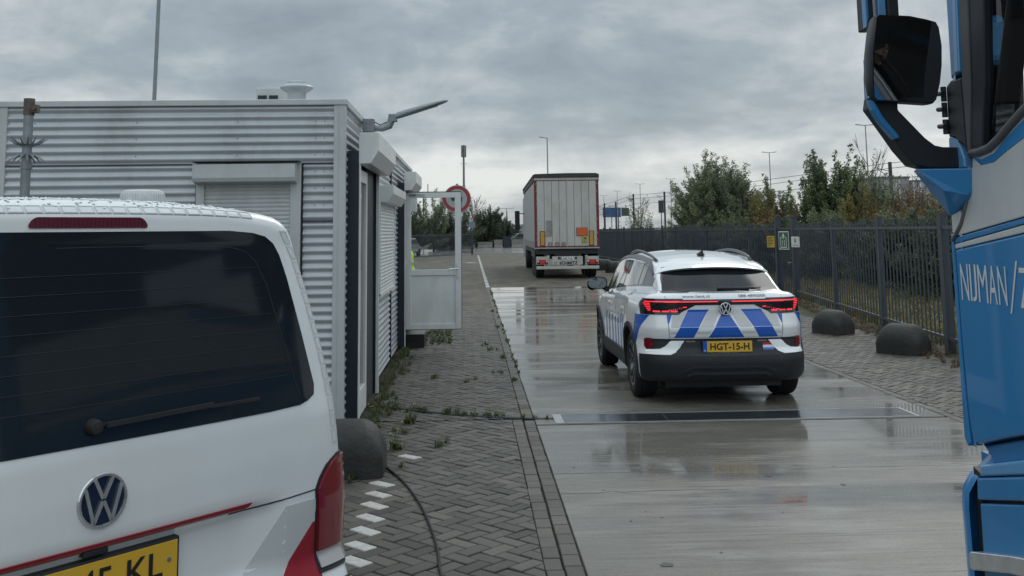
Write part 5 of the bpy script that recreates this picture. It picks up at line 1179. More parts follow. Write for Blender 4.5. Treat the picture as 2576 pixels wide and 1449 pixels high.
sg, w, h = fsign('notice_sign', 'small yellow notice board on the fence left of the gate', 28.45, 1.31, 1.63, .50, mat('sign_yellow', (.45, .30, .02), .45), R(8))
mb = MB()
for k, wd in enumerate((.34, .28, .36, .30, .36, .2)): mb.box(-.2, -.2+wd, -.003, 0, .27-.043*k, .285-.043*k)
mb.build('text_lines', MT['ink'], sg)
sg, w, h = fsign('notice_sign', 'small white notice board with a round emblem on the fence right of the gate', 26.1, 1.35, 1.62, .46, signwhite, R(8))
mb = MB(); mb.lathe([(.045, 0), (.06, 0)], Matrix.Translation((0, -.004, .17)) @ Matrix.Rotation(R(90), 4, 'X'), 20); mb.box(-.02, .02, -.004, 0, .14, .20); mb.box(-.16, .16, -.004, 0, .045, .06); mb.build('emblem', mat('emblem_grey', (.12, .12, .12), .5), sg)
# rubber domes
def dome(loc, rz, label, L_=.52, r=.235, h=.36, grp=None):
    mb = MB()
    def fn(u, v):   # u along 0..1, v around: a domed block, rounded at both ends, on a short upright foot
        x = (u-.5)*L_; e_ = min(u, 1-u)*L_; rr = .19; k = 1. if e_ >= rr else math.sqrt(max(0, 1-((rr-e_)/rr)**2)); ft = h*.34
        a = math.pi*v; inner = 0 < v < 1
        return (x, -math.cos(a)*r*(.78+.22*k), (ft+(h-ft)*k*abs(math.sin(a))**.8) if inner else 0.)
    us = [0, .005, .02, .04, .07, .11, .16, .22, .3, .4, .5, .6, .7, .78, .84, .89, .93, .96, .98, .995, 1]; vs_ = [0, .001]+list(np.linspace(.03, .97, 17))+[.999, 1]
    mb.grid(fn, us, vs_); n = len(us)
    for e in (0, n-1): mb.f.append([j*n+e for j in range(len(vs_))]); mb.m.append(0)
    o = mb.build('rubber_dome', asph, smooth=50, bevel=0); o.location = loc; o.rotation_euler = (0, 0, rz)
    tag(o, label, 'bollard', grp); return o
dome((6.33, 17.9, 0), R(-62), 'dark rounded block by the fence, nearest dome to the patrol car', .62, .24, .41, 'dark domed blocks along the fence')
dome((6.32, 14.95, 0), R(-48), 'dark rounded block by the fence, the nearest dome beside the blue truck', .66, .25, .43, 'dark domed blocks along the fence')
dome((-1.0, 8.2, 0), R(0), 'large dark domed block at the cabin corner behind the white van', .64, .25, .40, 'dark domed blocks along the fence')
for i, (x, y, l) in enumerate(((6.3, 48.3, 'leftmost of the three far dark domes, close to the trailer wheel'), (6.35, 45.4, 'far dark dome in the middle of the three far domes by the fence'), (6.45, 42.9, 'rightmost of the three far dark domes, nearest the patrol car roof'))): dome((x, y, 0), R(0), l, .75, .36, .50, 'dark domed blocks along the fence')
# black cable over the bricks
mb = MB(); pts = [(-.70, 8.35, .01), (-.62, 8.15, .008), (-.50, 7.78, .008), (-.36, 7.2, .008), (-.26, 6.6, .008), (-.205, 6.15, .008), (-.185, 5.85, .008), (-.15, 5.5, .008), (-.13, 5.0, .008), (-.05, 4.3, .008)]
pp = []
for k in range(len(pts)-1):
    for t_ in np.linspace(0, 1, 6)[:-1]:
        p0, p1, p2, p3 = [Vector(pts[min(max(j, 0), len(pts)-1)]) for j in (k-1, k, k+1, k+2)]
        pp.append(.5*((2*p1)+(-p0+p2)*t_+(2*p0-5*p1+4*p2-p3)*t_**2+(-p0+3*p1-3*p2+p3)*t_**3))
mb.tube(pp, .0085, 8); tag(mb.build('cable', rubber, smooth=True), 'thin black cable snaking over the brick footpath', 'cable')

# ================================================================ leaves, trees, bushes
def build_leaves(name, centres, n, size, m_, parent, tvar=.24):
    Vs = []; Ts = []
    for (cx, cy, cz, cr, ct) in centres:
        k = max(4, int(n*cr**1.5*.4)); d = rng.normal(size=(k, 3)); d /= np.linalg.norm(d, axis=1)[:, None]
        rad = cr*(rng.uniform(.15, 1, k)**.5)*rng.uniform(.75, 1.35, k); p = np.array([cx, cy, cz])+d*rad[:, None]*np.array([1, 1, .95])
        a = rng.normal(size=(k, 3)); a /= np.linalg.norm(a, axis=1)[:, None]; b_ = np.cross(a, rng.normal(size=(k, 3))); b_ /= np.linalg.norm(b_, axis=1)[:, None]+1e-9
        s_ = (size*rng.uniform(.6, 1.5, k))[:, None]; Vs.append(np.stack([p-a*s_, p+b_*s_*.5, p+a*s_, p-b_*s_*.5], 1).reshape(-1, 3)); Ts.append(np.clip(ct+rng.normal(0, tvar*.5, k), 0, 1))
    V = np.concatenate(Vs); T = np.concatenate(Ts); nf = len(T); me = bpy.data.meshes.new(name)
    me.vertices.add(nf*4); me.vertices.foreach_set('co', V.ravel()); me.loops.add(nf*4); me.loops.foreach_set('vertex_index', np.arange(nf*4))
    me.polygons.add(nf); me.polygons.foreach_set('loop_start', np.arange(nf)*4); me.update(calc_edges=True); me.materials.append(m_)
    at = me.attributes.new('tone', 'FLOAT', 'FACE'); at.data.foreach_set('value', T)
    o = bpy.data.objects.new(name, me); C.objects.link(o); o.parent = parent; return o
bark = mat('bark', (.035, .03, .024), .9, var=.3, vs_=10.)
LM = {'green': leaf_mat('leaf_green', [(0, (.05, .08, .045)), (.5, (.105, .145, .07)), (1, (.20, .23, .10))]),
      'olive': leaf_mat('leaf_olive', [(0, (.075, .098, .062)), (.5, (.16, .19, .115)), (1, (.28, .30, .17))]),
      'yellow': leaf_mat('leaf_yellow', [(0, (.06, .062, .026)), (.5, (.15, .135, .045)), (1, (.30, .22, .05))]),
      'brown': leaf_mat('leaf_brown', [(0, (.05, .038, .030)), (.5, (.12, .085, .052)), (1, (.26, .17, .07))]),
      'dark': leaf_mat('leaf_dark', [(0, (.030, .045, .032)), (.5, (.062, .085, .055)), (1, (.12, .14, .08))])}
def tree(name, label, cat, x, y, h, w, kind, seed, base=.0, dens=120, size=.10, nclump=26, upright=0., trunk=.10, crown0=.22, group=None, twigs=0):
    global rng
    rng = np.random.default_rng(seed); t_ = thing(name, label, cat, (x, y, base), 0, group)
    tk_ = MB(); cs = []; ph = rng.uniform(0, 6.28, 4); ns = int(nclump*(4.2 if twigs == 0 else 2.0))
    fork = h*min(.30, crown0+.04); tk_.tube([(0, 0, -.2), (.02*w, 0, fork*.6), (0, .01*w, fork+.1), (.02*w, 0, h*.55)], [trunk, trunk*.85, trunk*.7, trunk*.3], 8)
    for k in range(ns):      # stems fan out from the trunk; leaves sit along their outer half
        a = rng.uniform(0, 6.283); t1 = rng.uniform(0, 1)**.8; prof = math.sqrt(max(.04, 1-((t1-.40)/.70)**2))
        lob = 1.1+.09*math.sin(3*a+ph[0]+4*t1)+.09*math.sin(5*a+ph[1])*math.sin(6*t1+ph[2])
        r_ = w/2*prof*lob*rng.uniform(.25, 1.05)**.7; ht = h*(crown0+(1-crown0)*t1)*(1-.16*(r_/(w/2))**2*(t1 > .5))*(1+.05*math.sin(2*a+ph[3]))*rng.uniform(.88, 1.06)
        z0_ = fork*rng.uniform(.4, 1)+max(0, ht-fork)*rng.uniform(0, .35); e_ = Vector((r_*math.cos(a), r_*math.sin(a), max(.15, ht))); s0 = Vector((0, 0, min(z0_, e_.z))); m_ = s0.lerp(e_, .5)+Vector((e_.x*.18, e_.y*.18, -.06*h*(r_/w)))
        tk_.tube([s0, m_, e_], [trunk*.22, trunk*.13, trunk*.035], 4, cap=False); ct = rng.uniform(.2, .8); ln = (e_-s0).length
        for q in np.arange(.42, 1.04, max(.05, .17/max(ln, .3))):
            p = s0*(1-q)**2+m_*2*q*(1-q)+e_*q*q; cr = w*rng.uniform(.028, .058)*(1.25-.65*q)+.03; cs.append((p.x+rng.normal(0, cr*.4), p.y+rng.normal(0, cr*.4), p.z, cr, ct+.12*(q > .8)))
    for k in range(twigs):
        a = rng.uniform(0, 6.28); z0_ = h*rng.uniform(.3, .8); l_ = h*rng.uniform(.15, .35); e_ = (math.cos(a)*l_*.6, math.sin(a)*l_*.6, z0_+l_*.8); tk_.tube([(0, 0, z0_), (e_[0]*.5, e_[1]*.5, z0_+l_*.3), e_], [.02, .014, .006], 5)
        for q in range(5): e2 = [e_[0]*rng.uniform(.6, 1.2)+rng.normal(0, .1), e_[1]*rng.uniform(.6, 1.2), e_[2]+rng.uniform(-.15, .35)]; tk_.tube([(e_[0]*.7, e_[1]*.7, z0_+l_*.5), e2], [.010, .004], 4)
    tk_.build('trunk', bark, t_)
    build_leaves('crown', cs, dens*8.5, size*.50, LM[kind], t_); return t_
TR = 'trees beyond the fence'
tree('tree', 'broad grey green tree, the largest crown behind the fence above the patrol car', 'tree', 14.6, 60, 6.0, 5.5, 'olive', 11, dens=170, size=.10, nclump=72, upright=1., crown0=.06, group=TR)
tree('tree', 'bright green bushy tree with spiky top right of the broad grey green tree', 'tree', 17.0, 56, 4.6, 3.3, 'green', 12, dens=190, size=.10, nclump=24, upright=1., crown0=.06, group=TR)
tree('tree', 'dark green tree with a tall rounded crown left of the bare twiggy tree', 'tree', 18.3, 51, 5.7, 3.6, 'green', 13, dens=160, size=.11, nclump=46, crown0=.10, group=TR)
tree('tree', 'bare twiggy young tree with few leaves near the truck mirror', 'tree', 20.3, 51, 6.2, 1.7, 'brown', 14, dens=10, size=.07, nclump=26, crown0=.25, trunk=.06, group=TR, twigs=14)
tree('tree', 'sparse brown tree with thin leaves right of the bare twiggy tree', 'tree', 22.2, 51, 4.6, 3.2, 'brown', 15, dens=40, size=.09, nclump=24, crown0=.10, trunk=.07, group=TR, twigs=8)
tree('tree', 'brown green tree between the dark green tree and the bare one', 'tree', 20.0, 50, 4.7, 3.4, 'olive', 16, dens=110, size=.10, nclump=30, crown0=.08, group=TR)
tree('tree', 'small thin grey tree just right of the trailer', 'tree', 12.4, 75, 4.3, 3.1, 'olive', 17, dens=60, size=.09, nclump=30, crown0=.15, trunk=.06, group=TR, twigs=10)
SH = 'shrubs beyond the fence'
for i, (x, y, h, w, kd, lab, dn) in enumerate(((17.3, 48, 2.9, 3.2, 'yellow', 'yellow brown shrub below the dark green tree', 110), (15.0, 49, 2.5, 2.4, 'yellow', 'yellow green shrub below the bright green tree', 90), (19.4, 46, 3.0, 3.4, 'brown', 'reddish brown shrub below the bare twiggy tree', 130),
     (21.7, 46, 3.1, 2.4, 'yellow', 'yellow leaved shrub right behind the nearest tall fence post', 80), (15.9, 52, 3.2, 3.0, 'brown', 'dark brown shrub between the bright green and the dark green tree', 120), (10.6, 62, 2.1, 3.6, 'olive', 'low dull green shrub behind the far fence beside the trailer', 120), (12.7, 58, 2.4, 3.8, 'olive', 'low olive shrub at the foot of the broad grey green tree', 130), (18.2, 43, 2.7, 2.8, 'olive', 'olive shrub in front of the reddish brown one', 110),
     (16.4, 47, 2.9, 3.0, 'olive', 'olive green shrub filling the gap below the dark brown shrub', 120), (20.6, 44, 3.3, 2.6, 'brown', 'tall brown shrub beside the nearest tall fence post', 110), (14.0, 54, 2.9, 3.0, 'green', 'green shrub tucked between the two left trees', 120), (18.8, 53, 3.6, 3.0, 'yellow', 'yellow brown bush between the bright green and dark green crowns', 100),
     (21.3, 48, 3.9, 3.2, 'brown', 'tall reddish brown bush in front of the warehouse', 120), (19.0, 48.5, 3.7, 3.0, 'yellow', 'tall yellow brown bush in front of the dark green crown', 110), (22.6, 49, 3.6, 2.8, 'olive', 'olive bush at the truck side below the warehouse roof', 120), (15.9, 55, 3.9, 2.6, 'yellow', 'light yellow green bush right of the broad grey green tree', 120))):
    tree('shrub', lab, 'shrub', x, y, h, w, kd, 30+i, dens=dn, size=.09, nclump=26, crown0=.02, trunk=.04, group=SH)
# dark thicket bank behind the pickets: rows of bramble
TH = 'bramble thickets right behind the fence'
for i, (x, y, h, w, l) in enumerate(((11.9, 20.5, 2.3, 3.6, 'nearest dark bramble thicket behind the fence beside the blue truck'), (12.3, 24.5, 2.3, 3.8, 'second dark bramble thicket behind the fence counting from the blue truck'), (12.6, 28.5, 2.3, 3.8, 'third dark bramble thicket behind the fence counting from the blue truck'), (12.6, 33.5, 2.2, 4.2, 'fourth bramble thicket, behind the gate'), (11.9, 39.5, 2.1, 4.4, 'fifth bramble thicket, behind the long far fence'), (11.4, 47, 2.1, 4.8, 'farthest bramble thicket behind the long far fence'), (12.1, 16.5, 2.3, 3.6, 'bramble thicket mostly hidden behind the blue truck'))):
    tree('bramble_thicket', l, 'thicket', x, y, h, w, 'dark', 50+i, dens=190, size=.10, nclump=40, crown0=.0, trunk=.03, group=TH)
# trees on the left beyond the wet road
LT = 'trees beyond the wet road'
for i, (x, y, h, w, kd, l, dn, tw_) in enumerate(((-6.9, 112, 6.2, 6.0, 'dark', 'dark tree seen through the door glass at its left side', 150, 0), (-3.9, 116, 6.6, 5.4, 'olive', 'grey green tree seen in the middle of the door glass', 130, 6), (-1.3, 118, 5.2, 5.0, 'dark', 'dark tree behind the door frame and the round red sign', 140, 4),
     (2.0, 124, 4.8, 4.6, 'dark', 'dark tree just right of the round red sign', 170, 0), (4.4, 128, 3.6, 4.0, 'dark', 'low dark tree left of the pale bridge wall', 150, 0), (.6, 132, 6.6, 4.4, 'brown', 'pale bare tree above the dark tree right of the round red sign', 8, 26), (-9.8, 110, 5.6, 6., 'olive', 'tree at the cabin edge seen through the door glass', 120, 0))):
    tree('tree', l, 'tree', x, y, h, w, kd, 70+i, dens=dn, size=.11, nclump=30, crown0=.03, trunk=.12, group=LT, twigs=tw_)
# long grass behind the fence, ground cover
def tufts(name, pts, hgt, m_, blades=9, wd=.006, parent=None):
    mb = MB()
    for (x, y, s_) in pts:
        for k in range(blades):
            a = rng.uniform(0, 6.28); l_ = hgt*s_*rng.uniform(.4, 1.3); lean = l_*rng.uniform(.3, 1.6); w_ = wd*rng.uniform(.7, 1.5)
            bx, by = x+rng.normal(0, .02*s_), y+rng.normal(0, .02*s_); dx, dy = math.cos(a), math.sin(a); i = len(mb.v)
            mb.v += [(bx-dy*w_, by+dx*w_, 0), (bx+dy*w_, by-dx*w_, 0), (bx+dx*lean*.4+dy*w_*.8, by+dy*lean*.4-dx*w_*.8, l_*.65), (bx+dx*lean*.4-dy*w_*.8, by+dy*lean*.4+dx*w_*.8, l_*.65), (bx+dx*lean, by+dy*lean, l_*.85)]
            mb.f += [[i, i+1, i+2, i+3], [i+3, i+2, i+4]]; mb.m += [0, 0]; tn = float(rng.uniform(.1, .95)); mb.tone += [tn, tn]
    return mb.build(name, m_, parent)
pts = []
for k in range(5200):
    y = 8+ (rng.uniform(0, 1)**1.5)*50; pts.append((float(fline(y))+rng.uniform(.05, 4.6)+rng.uniform(-.1, .1), y, rng.uniform(.5, 1.5)))
struct(tufts('long_grass', pts, .26, LM['yellow'], 12, .0045), 'stuff')
pts = [(float(fline(y))-rng.uniform(.05, .5), y, rng.uniform(.3, 1.)) for y in rng.uniform(8, 40, 900)]
struct(tufts('verge_grass', pts, .11, LM['brown'], 16, .003), 'stuff')
weed = leaf_mat('weed_green', [(0, (.030, .048, .016)), (.5, (.075, .10, .032)), (1, (.15, .15, .055))])
pts = []
for k in range(170): y = rng.uniform(9.3, 19.); pts.append((-1.10+abs(rng.normal(0, .09))+(.12 if y < 12 else 0)*rng.uniform(0, 1), y, rng.uniform(.4, 1.3)))
for k in range(150): pts.append((rng.uniform(-1.05, -.35), rng.uniform(17.2, 19.5), rng.uniform(.3, .9)))
for a, b_ in (((-1.05, 11.2), (-.2, 10.65)), ((-.2, 10.65), (.75, 10.32))):
    for k in range(20): u = rng.uniform(); pts.append((a[0]+(b_[0]-a[0])*u, a[1]+(b_[1]-a[1])*u+rng.normal(0, .05), rng.uniform(.3, .9)))
for c_ in ((-.28, 9.1), (-.62, 9.75), (-.05, 12.9), (.32, 13.6), (-.5, 13.3), (.35, 16.2), (.45, 15.2), (-.75, 8.25), (.2, 17.), (-.9, 9.6), (.55, 12.9), (.5, 20.), (.5, 24)):
    for k in range(3): pts.append((c_[0]+rng.normal(0, .05), c_[1]+rng.normal(0, .07), rng.uniform(.4, 1.0)))
for k in range(60): pts.append((-.98+rng.normal(0, .18), 8.2+rng.normal(0, .28), rng.uniform(.2, .6)))
for y in rng.uniform(12, 33, 60): pts.append((.60+rng.normal(0, .015), y, rng.uniform(.2, .6)))
struct(tufts('weeds', pts, .085, weed, 20, .0028), 'stuff')
for i, (x, y, l) in enumerate(((-.98, 10.0, 'yellow flowering weed at the foot of the cabin, left of the other two'), (-.62, 10.2, 'yellow flowering weed on the bricks above the drain channel'), (-.66, 9.0, 'yellow flowering weed in front of the drain channel beside the dark dome'))):
    f_ = thing('flowering_weed', l, 'weed', (x, y, 0), rng.uniform(0, 6), 'yellow flowering weeds')
    mb = MB(); fb = MB()
    for k in range(5):
        a = rng.uniform(0, 6.28); e = Vector((math.cos(a)*.06, math.sin(a)*.06, rng.uniform(.10, .24))); mb.tube([(0, 0, 0), tuple(e*.5+Vector((0, 0, .02))), tuple(e)], [.003, .0025, .002], 5)
        if k < 3:
            for q in range(6): b_ = q*math.pi/3; fb.add([e, e+Vector((math.cos(b_)*.013, math.sin(b_)*.013, .006)), e+Vector((math.cos(b_+.6)*.013, math.sin(b_+.6)*.013, .006))], [(0, 1, 2)])
    st_ = mb.build('stem', MT.get('stem') or mat('stem', (.05, .08, .02), .6), f_); fb.build('flower', mat('petal', (.62, .50, .03), .6), f_)
    lf = tufts('leaf', [(0, 0, 1), (.02, .01, 1), (-.02, 0, .8)], .09, weed, 12, .008, f_)
# kerb strip behind fence (pale line)
mb = MB()
for a, b_ in (((9.6, 14), (9.35, 20)), ((9.35, 20), (9.45, 30)), ((9.45, 30), (9.5, 60))): mb.bar((a[0], a[1], .03), (b_[0], b_[1], .03), .06, .10)
tag(mb.build('edging_strip', mat('edging', (.42, .42, .40), .5, var=.2, vs_=3)), 'pale low concrete edging running through the grass behind the fence', 'edging')

# ================================================================ signs, masts, lamps
ns = thing('round_sign', 'round no entry sign for lorries with a red ring behind the open door', 'road sign', (-.40, 29.7, 0))
mb = MB(); mb.tube([(.0, .05, 0), (0, .05, 3.25)], .038, 14); mb.build('post', polem, ns)
Mx = Matrix.Translation((0, 0, 2.80)) @ Matrix.Rotation(R(90), 4, 'X')
mb = MB(); mb.lathe([(0, -.01), (.405, -.01), (.41, 0), (.405, .006), (0, .006)], Mx, 48); bd = mb.build('disc', mat('sign_grey_white', (.30, .33, .35), .4), ns, smooth=40)
mb = MB(); mb.lathe([(.29, .008), (.39, .008), (.39, .003)], Mx, 48); mb.build('red_ring', mat('sign_red', (.27, .03, .035), .4), bd)
mb = MB(); q = -.012; mb.box(-.15, .06, q, q+.003, 2.74, 2.92); mb.box(.075, .15, q, q+.003, 2.74, 2.86); mb.tube([(-.09, q, 2.72), (-.09, q+.003, 2.72)], .03, 16); mb.tube([(.10, q, 2.72), (.10, q+.003, 2.72)], .03, 16); mb.build('lorry_symbol', mat('symbol_dark', (.03, .035, .04), .5), bd)
def lamp_double(x, y, h, label, arm=1.0, single=False, grp='motorway lamp posts on the horizon', th=.07):
    t_ = thing('lamp_post', label, 'lamp post', (x, y, 0), 0, grp)
    mb = MB(); mb.tube([(0, 0, 0), (0, 0, h*.5), (0, 0, h)], [th*1.4, th*1.1, th*.8], 8); mb.build('pole', polem, t_)
    mb = MB()
    for s_ in ((-1,) if single else (-1, 1)): mb.bar((0, 0, h), (s_*arm*.55, 0, h+.08*arm*.5), th, th); mb.bar((s_*arm*.5, 0, h+.05), (s_*arm, 0, h+.10), th*2.2, th*1.2)
    mb.build('lamp_head', polem, t_)
    return t_
d0 = lamp_double(39.6, 99.7, 12.0, 'double armed lamp post above the bare twiggy tree, nearest of the row')
for i, (x, y, l) in enumerate(((40.2, 134.8, 'double armed lamp post standing between the broad tree and the dark green tree'), (40.2, 203, 'double armed lamp post just left of the broad grey green tree'), (37.5, 224, 'double armed lamp post above the small thin grey tree'), (38., 263, 'double armed lamp post right behind the blue billboard'), (38.8, 296, 'double armed lamp post just right of the trailer, smallest of the row'))): dup(d0, (x, y, 0), None, l)
lamp_double(7.0, 92, 10.3, 'single armed grey lamp post rising behind the trailer', .75, True, 'lamp posts behind the trailer', .06)
lamp_double(7.0, 200, 6.4, 'small double armed lamp post left of the trailer on the horizon', 1.6, False, 'distant lamp posts above the bridge', .08)
lamp_double(5.0, 200, 5.4, 'small single armed lamp post above the bridge, left of the double armed one', 1.0, True, 'distant lamp posts above the bridge', .07)
for x, y, h, l, th in ((6.0, 170, 5.2, 'thin dark mast above the bridge wall', .07), (3.1, 160, 5.9, 'thin dark mast rising from the trees right of the round red sign', .05), (-6.3, 150, 9.0, 'thin mast just above the open door', .06)):
    mb = MB(); mb.tube([(x, y, 0), (x, y, h)], [th*1.3, th], 8); tag(mb.build('mast', darkpole), l, 'mast')
ms = thing('antenna_mast', 'tall grey antenna mast with a crown of panels left of the trailer', 'mast', (-1.35, 200, 0))
mb = MB(); mb.tube([(0, 0, 0), (0, 0, 11), (0, 0, 11.1), (0, 0, 19.0)], [.40, .30, .22, .18], 12); mb.build('mast', mat('mast_grey', (.16, .18, .20), .5), ms)
mb = MB()
for k in range(6):
    a = k*math.pi/3+.3; mb.box(-.13, .13, .34, .50, 16.6, 18.9, M=Matrix.Rotation(a, 4, 'Z')); mb.box(-.03, .03, .1, .36, 17.0, 17.1, M=Matrix.Rotation(a, 4, 'Z')); mb.box(-.03, .03, .1, .36, 18.4, 18.5, M=Matrix.Rotation(a, 4, 'Z'))
mb.tube([(.4, 0, 15.3), (.55, 0, 15.3)], .10, 8); mb.tube([(-.4, 0, 15.3), (-.55, 0, 15.3)], .10, 8); mb.build('antenna_panels', mat('antenna_grey', (.20, .215, .22), .5), ms)
tag((lambda mb: mb.build('tall_pole', polem))(MB().tube([(-8.9, 28.5, 0), (-8.75, 28.5, 12)], [.062, .050], 12)), 'very tall thin grey pole rising behind the cabin roof', 'pole')
# railway poles and wires
RP = 'railway poles on the right horizon'
poles = ((39.9, 95, 8.0, 'dark railway pole behind the sparse brown tree'), (32.9, 94, 8.0, 'dark railway pole standing in the dark green tree crown'), (31.2, 163, 8.0, 'dark railway pole with a signal box left of the broad tree'), (27.6, 172, 8.0, 'dark railway pole above the small thin grey tree'), (25.0, 190, 7.0, 'dark railway pole in front of the right half of the billboard'), (24.0, 168, 6.6, 'dark railway pole at the centre of the blue billboard'), (22.6, 172, 5.8, 'dark railway pole at the left edge of the blue billboard'), (20.9, 176, 5.2, 'short dark railway pole close beside the trailer'))
for x, y, h, l in poles:
    p_ = thing('railway_pole', l, 'pole', (x, y, 0), 0, RP); mb = MB(); mb.box(-.13, .13, -.13, .13, 0, h); mb.build('pole', darkpole, p_)
    mb = MB(); mb.bar((0, 0, h-.9), (-1.2, 0, h-.6), .05); mb.bar((0, 0, h-1.5), (-1.2, 0, h-.7), .05); mb.build('bracket', darkpole, p_)
mb = MB(); mb.box(30.2, 31.0, 162.8, 163.2, 4.6, 6.6); mb.tube([(30.6, 163, 0), (30.6, 163, 6.6)], .08, 8); tag(mb.build('railway_signal', darkpole, bevel=.1), 'dark railway signal box beside a pole left of the broad tree', 'signal')
for i, (za, zb_) in enumerate(((7.4, 7.2), (6.4, 6.3), (7.9, 7.8))):
    mb = MB(); P3 = [(46 + i, 80, za+.3), (39.9, 95, za), (33.2, 130, zb_-.3), (31.2, 163, zb_), (27.6, 172, zb_), (20.9, 176, zb_-2.2)]; mb.tube(P3, .028, 5, cap=False)
    tag(mb.build('overhead_wire', darkpole), ('highest overhead railway wire strung across the right horizon', 'lowest overhead railway wire strung across the right horizon', 'middle overhead railway wire strung across the right horizon')[(2, 1, 0)[i]], 'wire')
bb = thing('billboard', 'blue billboard on thin legs on the horizon right of the trailer', 'billboard', (39.5, 285, 0))
mb = MB(); mb.box(-2.5, 2.6, 0, .2, 5.6, 8.3); mb.build('board', mat('billboard_blue', (.035, .085, .20), .4, var=.5, vs_=.8), bb)
mb = MB(); mb.box(2.75, 4.9, .0, .2, 5.9, 8.2); mb.build('side_board', mat('billboard_green', (.05, .065, .05), .5), bb)
mb = MB()
for x in (-1.8, 0, 1.9): mb.box(x-.1, x+.1, .2, .4, 0, 7)
mb.build('leg', darkpole, bb)
wh = thing('warehouse', 'pale grey warehouse with vertical wall panels behind the sparse brown tree', 'warehouse', (65, 160, 0))
mb = MB(); mb.box(0, 5.2, 0, 12, 0, 9.6); mb.box(5.25, 14, -1, 12, 0, 9.0); mb.build('wall', mat('warehouse_grey', (.28, .29, .30), .6, var=.15, vs_=.3), wh)
mb = MB(); 
for x in (1.0, 2.9, 3.4, 5.3, 6.4): mb.box(x, x+.25, -.06 if x < 5.2 else -1.06, .0 if x < 5.2 else -1.0, 1, 9.3)
mb.build('downpipe', mat('pipe_pale', (.5, .51, .52), .5), wh)
mb = MB(); mb.box(-.1, 5.3, -.1, 12, 9.6, 9.9); mb.box(5.2, 14.1, -1.1, 12, 9.0, 9.25); mb.build('roof', mat('roof_dark', (.12, .125, .13), .6), wh)
# bridge, barriers, mound, bin, far vehicles, traffic light, far fence
br = thing('bridge', 'pale concrete bridge wall on the horizon left of the trailer', 'bridge', (7.0, 250, 0))
mb = MB(); mb.box(0, 22, 0, 3, -.5, 3.4); mb.build('wall', mat('bridge_concrete', (.30, .305, .30), .7, var=.12, vs_=.2), br)
mb = MB(); mb.box(-1, 22, -.2, 0, 3.4, 3.75); mb.build('parapet', mat('parapet_pale', (.40, .41, .41), .6), br)
md = MB(); md.grid(lambda u, v: (u, v, max(0, 2.5*math.exp(-((u-8.6)/2.4)**2-((v-140)/3.)**2)+.25*math.sin(u*3)*math.sin(v*2))-.1), np.linspace(2, 15, 30), np.linspace(130, 150, 24))
tag(md.build('earth_mound', mat('mound_brown', (.16, .095, .055), .95, var=.45, vs_=1.2, bump=.6, bs=6), smooth=True), 'reddish brown earth mound left of the trailer behind the barriers', 'mound')
bar_m = mat('barrier_concrete', (.16, .155, .14), .8, var=.25, vs_=1.5)
for i, (x0, x1, z, l) in enumerate(((-2.6, .5, .62, 'leftmost low concrete barrier across the wet road'), (.75, 2.5, .70, 'second low concrete barrier from the left across the wet road'), (2.7, 3.7, .95, 'short taller concrete block left of the dark bin'), (4.75, 7.6, .95, 'long concrete barrier between the dark bin and the trailer'))):
    mb = MB(); mb.prism([(-.30, 0), (.30, 0), (.26, .15), (.12, .35), (.09, z), (-.09, z), (-.12, .35), (-.26, .15)], lambda u, v, w: (w, u, v), x1-x0)
    o_ = mb.build('concrete_barrier', bar_m, bevel=.03); o_.location = (x0, 120.5, 0); tag(o_, l, 'barrier', 'concrete barriers across the wet road')
bn_ = thing('waste_bin', 'dark blue black waste bin standing between the concrete barriers', 'bin', (4.22, 120.3, 0))
mb = MB(); mb.prism([(-.38, 0), (.38, 0), (.46, 1.15), (-.46, 1.15)], lambda u, v, w: (u, w, v), .8); mb.build('body', navy, bn_, bevel=.04)
mb = MB(); mb.box(-.5, .5, -.06, .86, 1.15, 1.25); mb.build('lid', navy, bn_, bevel=.04)
def farcar(label, loc, rz, col, nm='parked_car', hgt=1.45):
    c_ = thing(nm, label, 'car', loc, rz); prof = [(-2.1, .3), (2.1, .3), (2.15, .7), (1.3, .92), (.55, hgt), (-1.2, hgt), (-1.95, .95), (-2.15, .8)]
    mb = MB(); mb.prism(prof, lambda u, v, w: (u, w-.85, v), 1.7); mb.build('body', col, c_, bevel=.10, seg=3)
    mb = MB(); mb.prism([(1.05, .98), (.50, hgt-.08), (-1.12, hgt-.08), (-1.65, .98)], lambda u, v, w: (u, w-.862, v), 1.724); mb.build('side_window', gloss, c_, bevel=.03)
    for x in (-1.35, 1.35):
        for y in (-.78, .78):
            mb = MB(); mb.tube([(x, y-.09, .32), (x, y+.09, .32)], .32, 20); mb.build('wheel', rubber, c_)
    return c_
farcar('dark car parked behind the concrete barriers left of the trailer', (6.0, 124.5, .25), R(200), mat('car_dark', (.03, .034, .045), .2, coat=1.))
farcar('grey green parked car seen through the glass of the open door', (-5.3, 88.5, 0), R(75), mat('car_grey', (.13, .15, .16), .25, coat=.8))
tl = thing('traffic_light', 'small traffic light on a pole left of the trailer in front of the mound', 'traffic light', (5.7, 128, 0))
mb = MB(); mb.tube([(0, 0, 0), (0, 0, 2.4)], .06, 8); mb.build('pole', polem, tl); mb = MB(); mb.box(-.17, .17, -.12, .12, 2.05, 3.0); mb.build('signal_head', black, tl, bevel=.06)
mb = MB(); mb.box(4.2, 6.6, 127.2, 127.3, .2, 1.5); 
ff = thing('far_gate_fence', 'low dark picket fence across the far parking, ending at a post with a round sign', 'fence', (.09, 87.6, 0))
mb = MB(); Av, Bv = Vector((0, 0, 0)), Vector((-12.5, -27, 0)); n_ = 190
for k in range(n_):
    p = Av.lerp(Bv, k/n_); 
    if k < 42 or True: mb.box(p.x-.014, p.x+.014, p.y-.014, p.y+.014, .1, 1.75)
mb.build('pickets', fencem, ff)
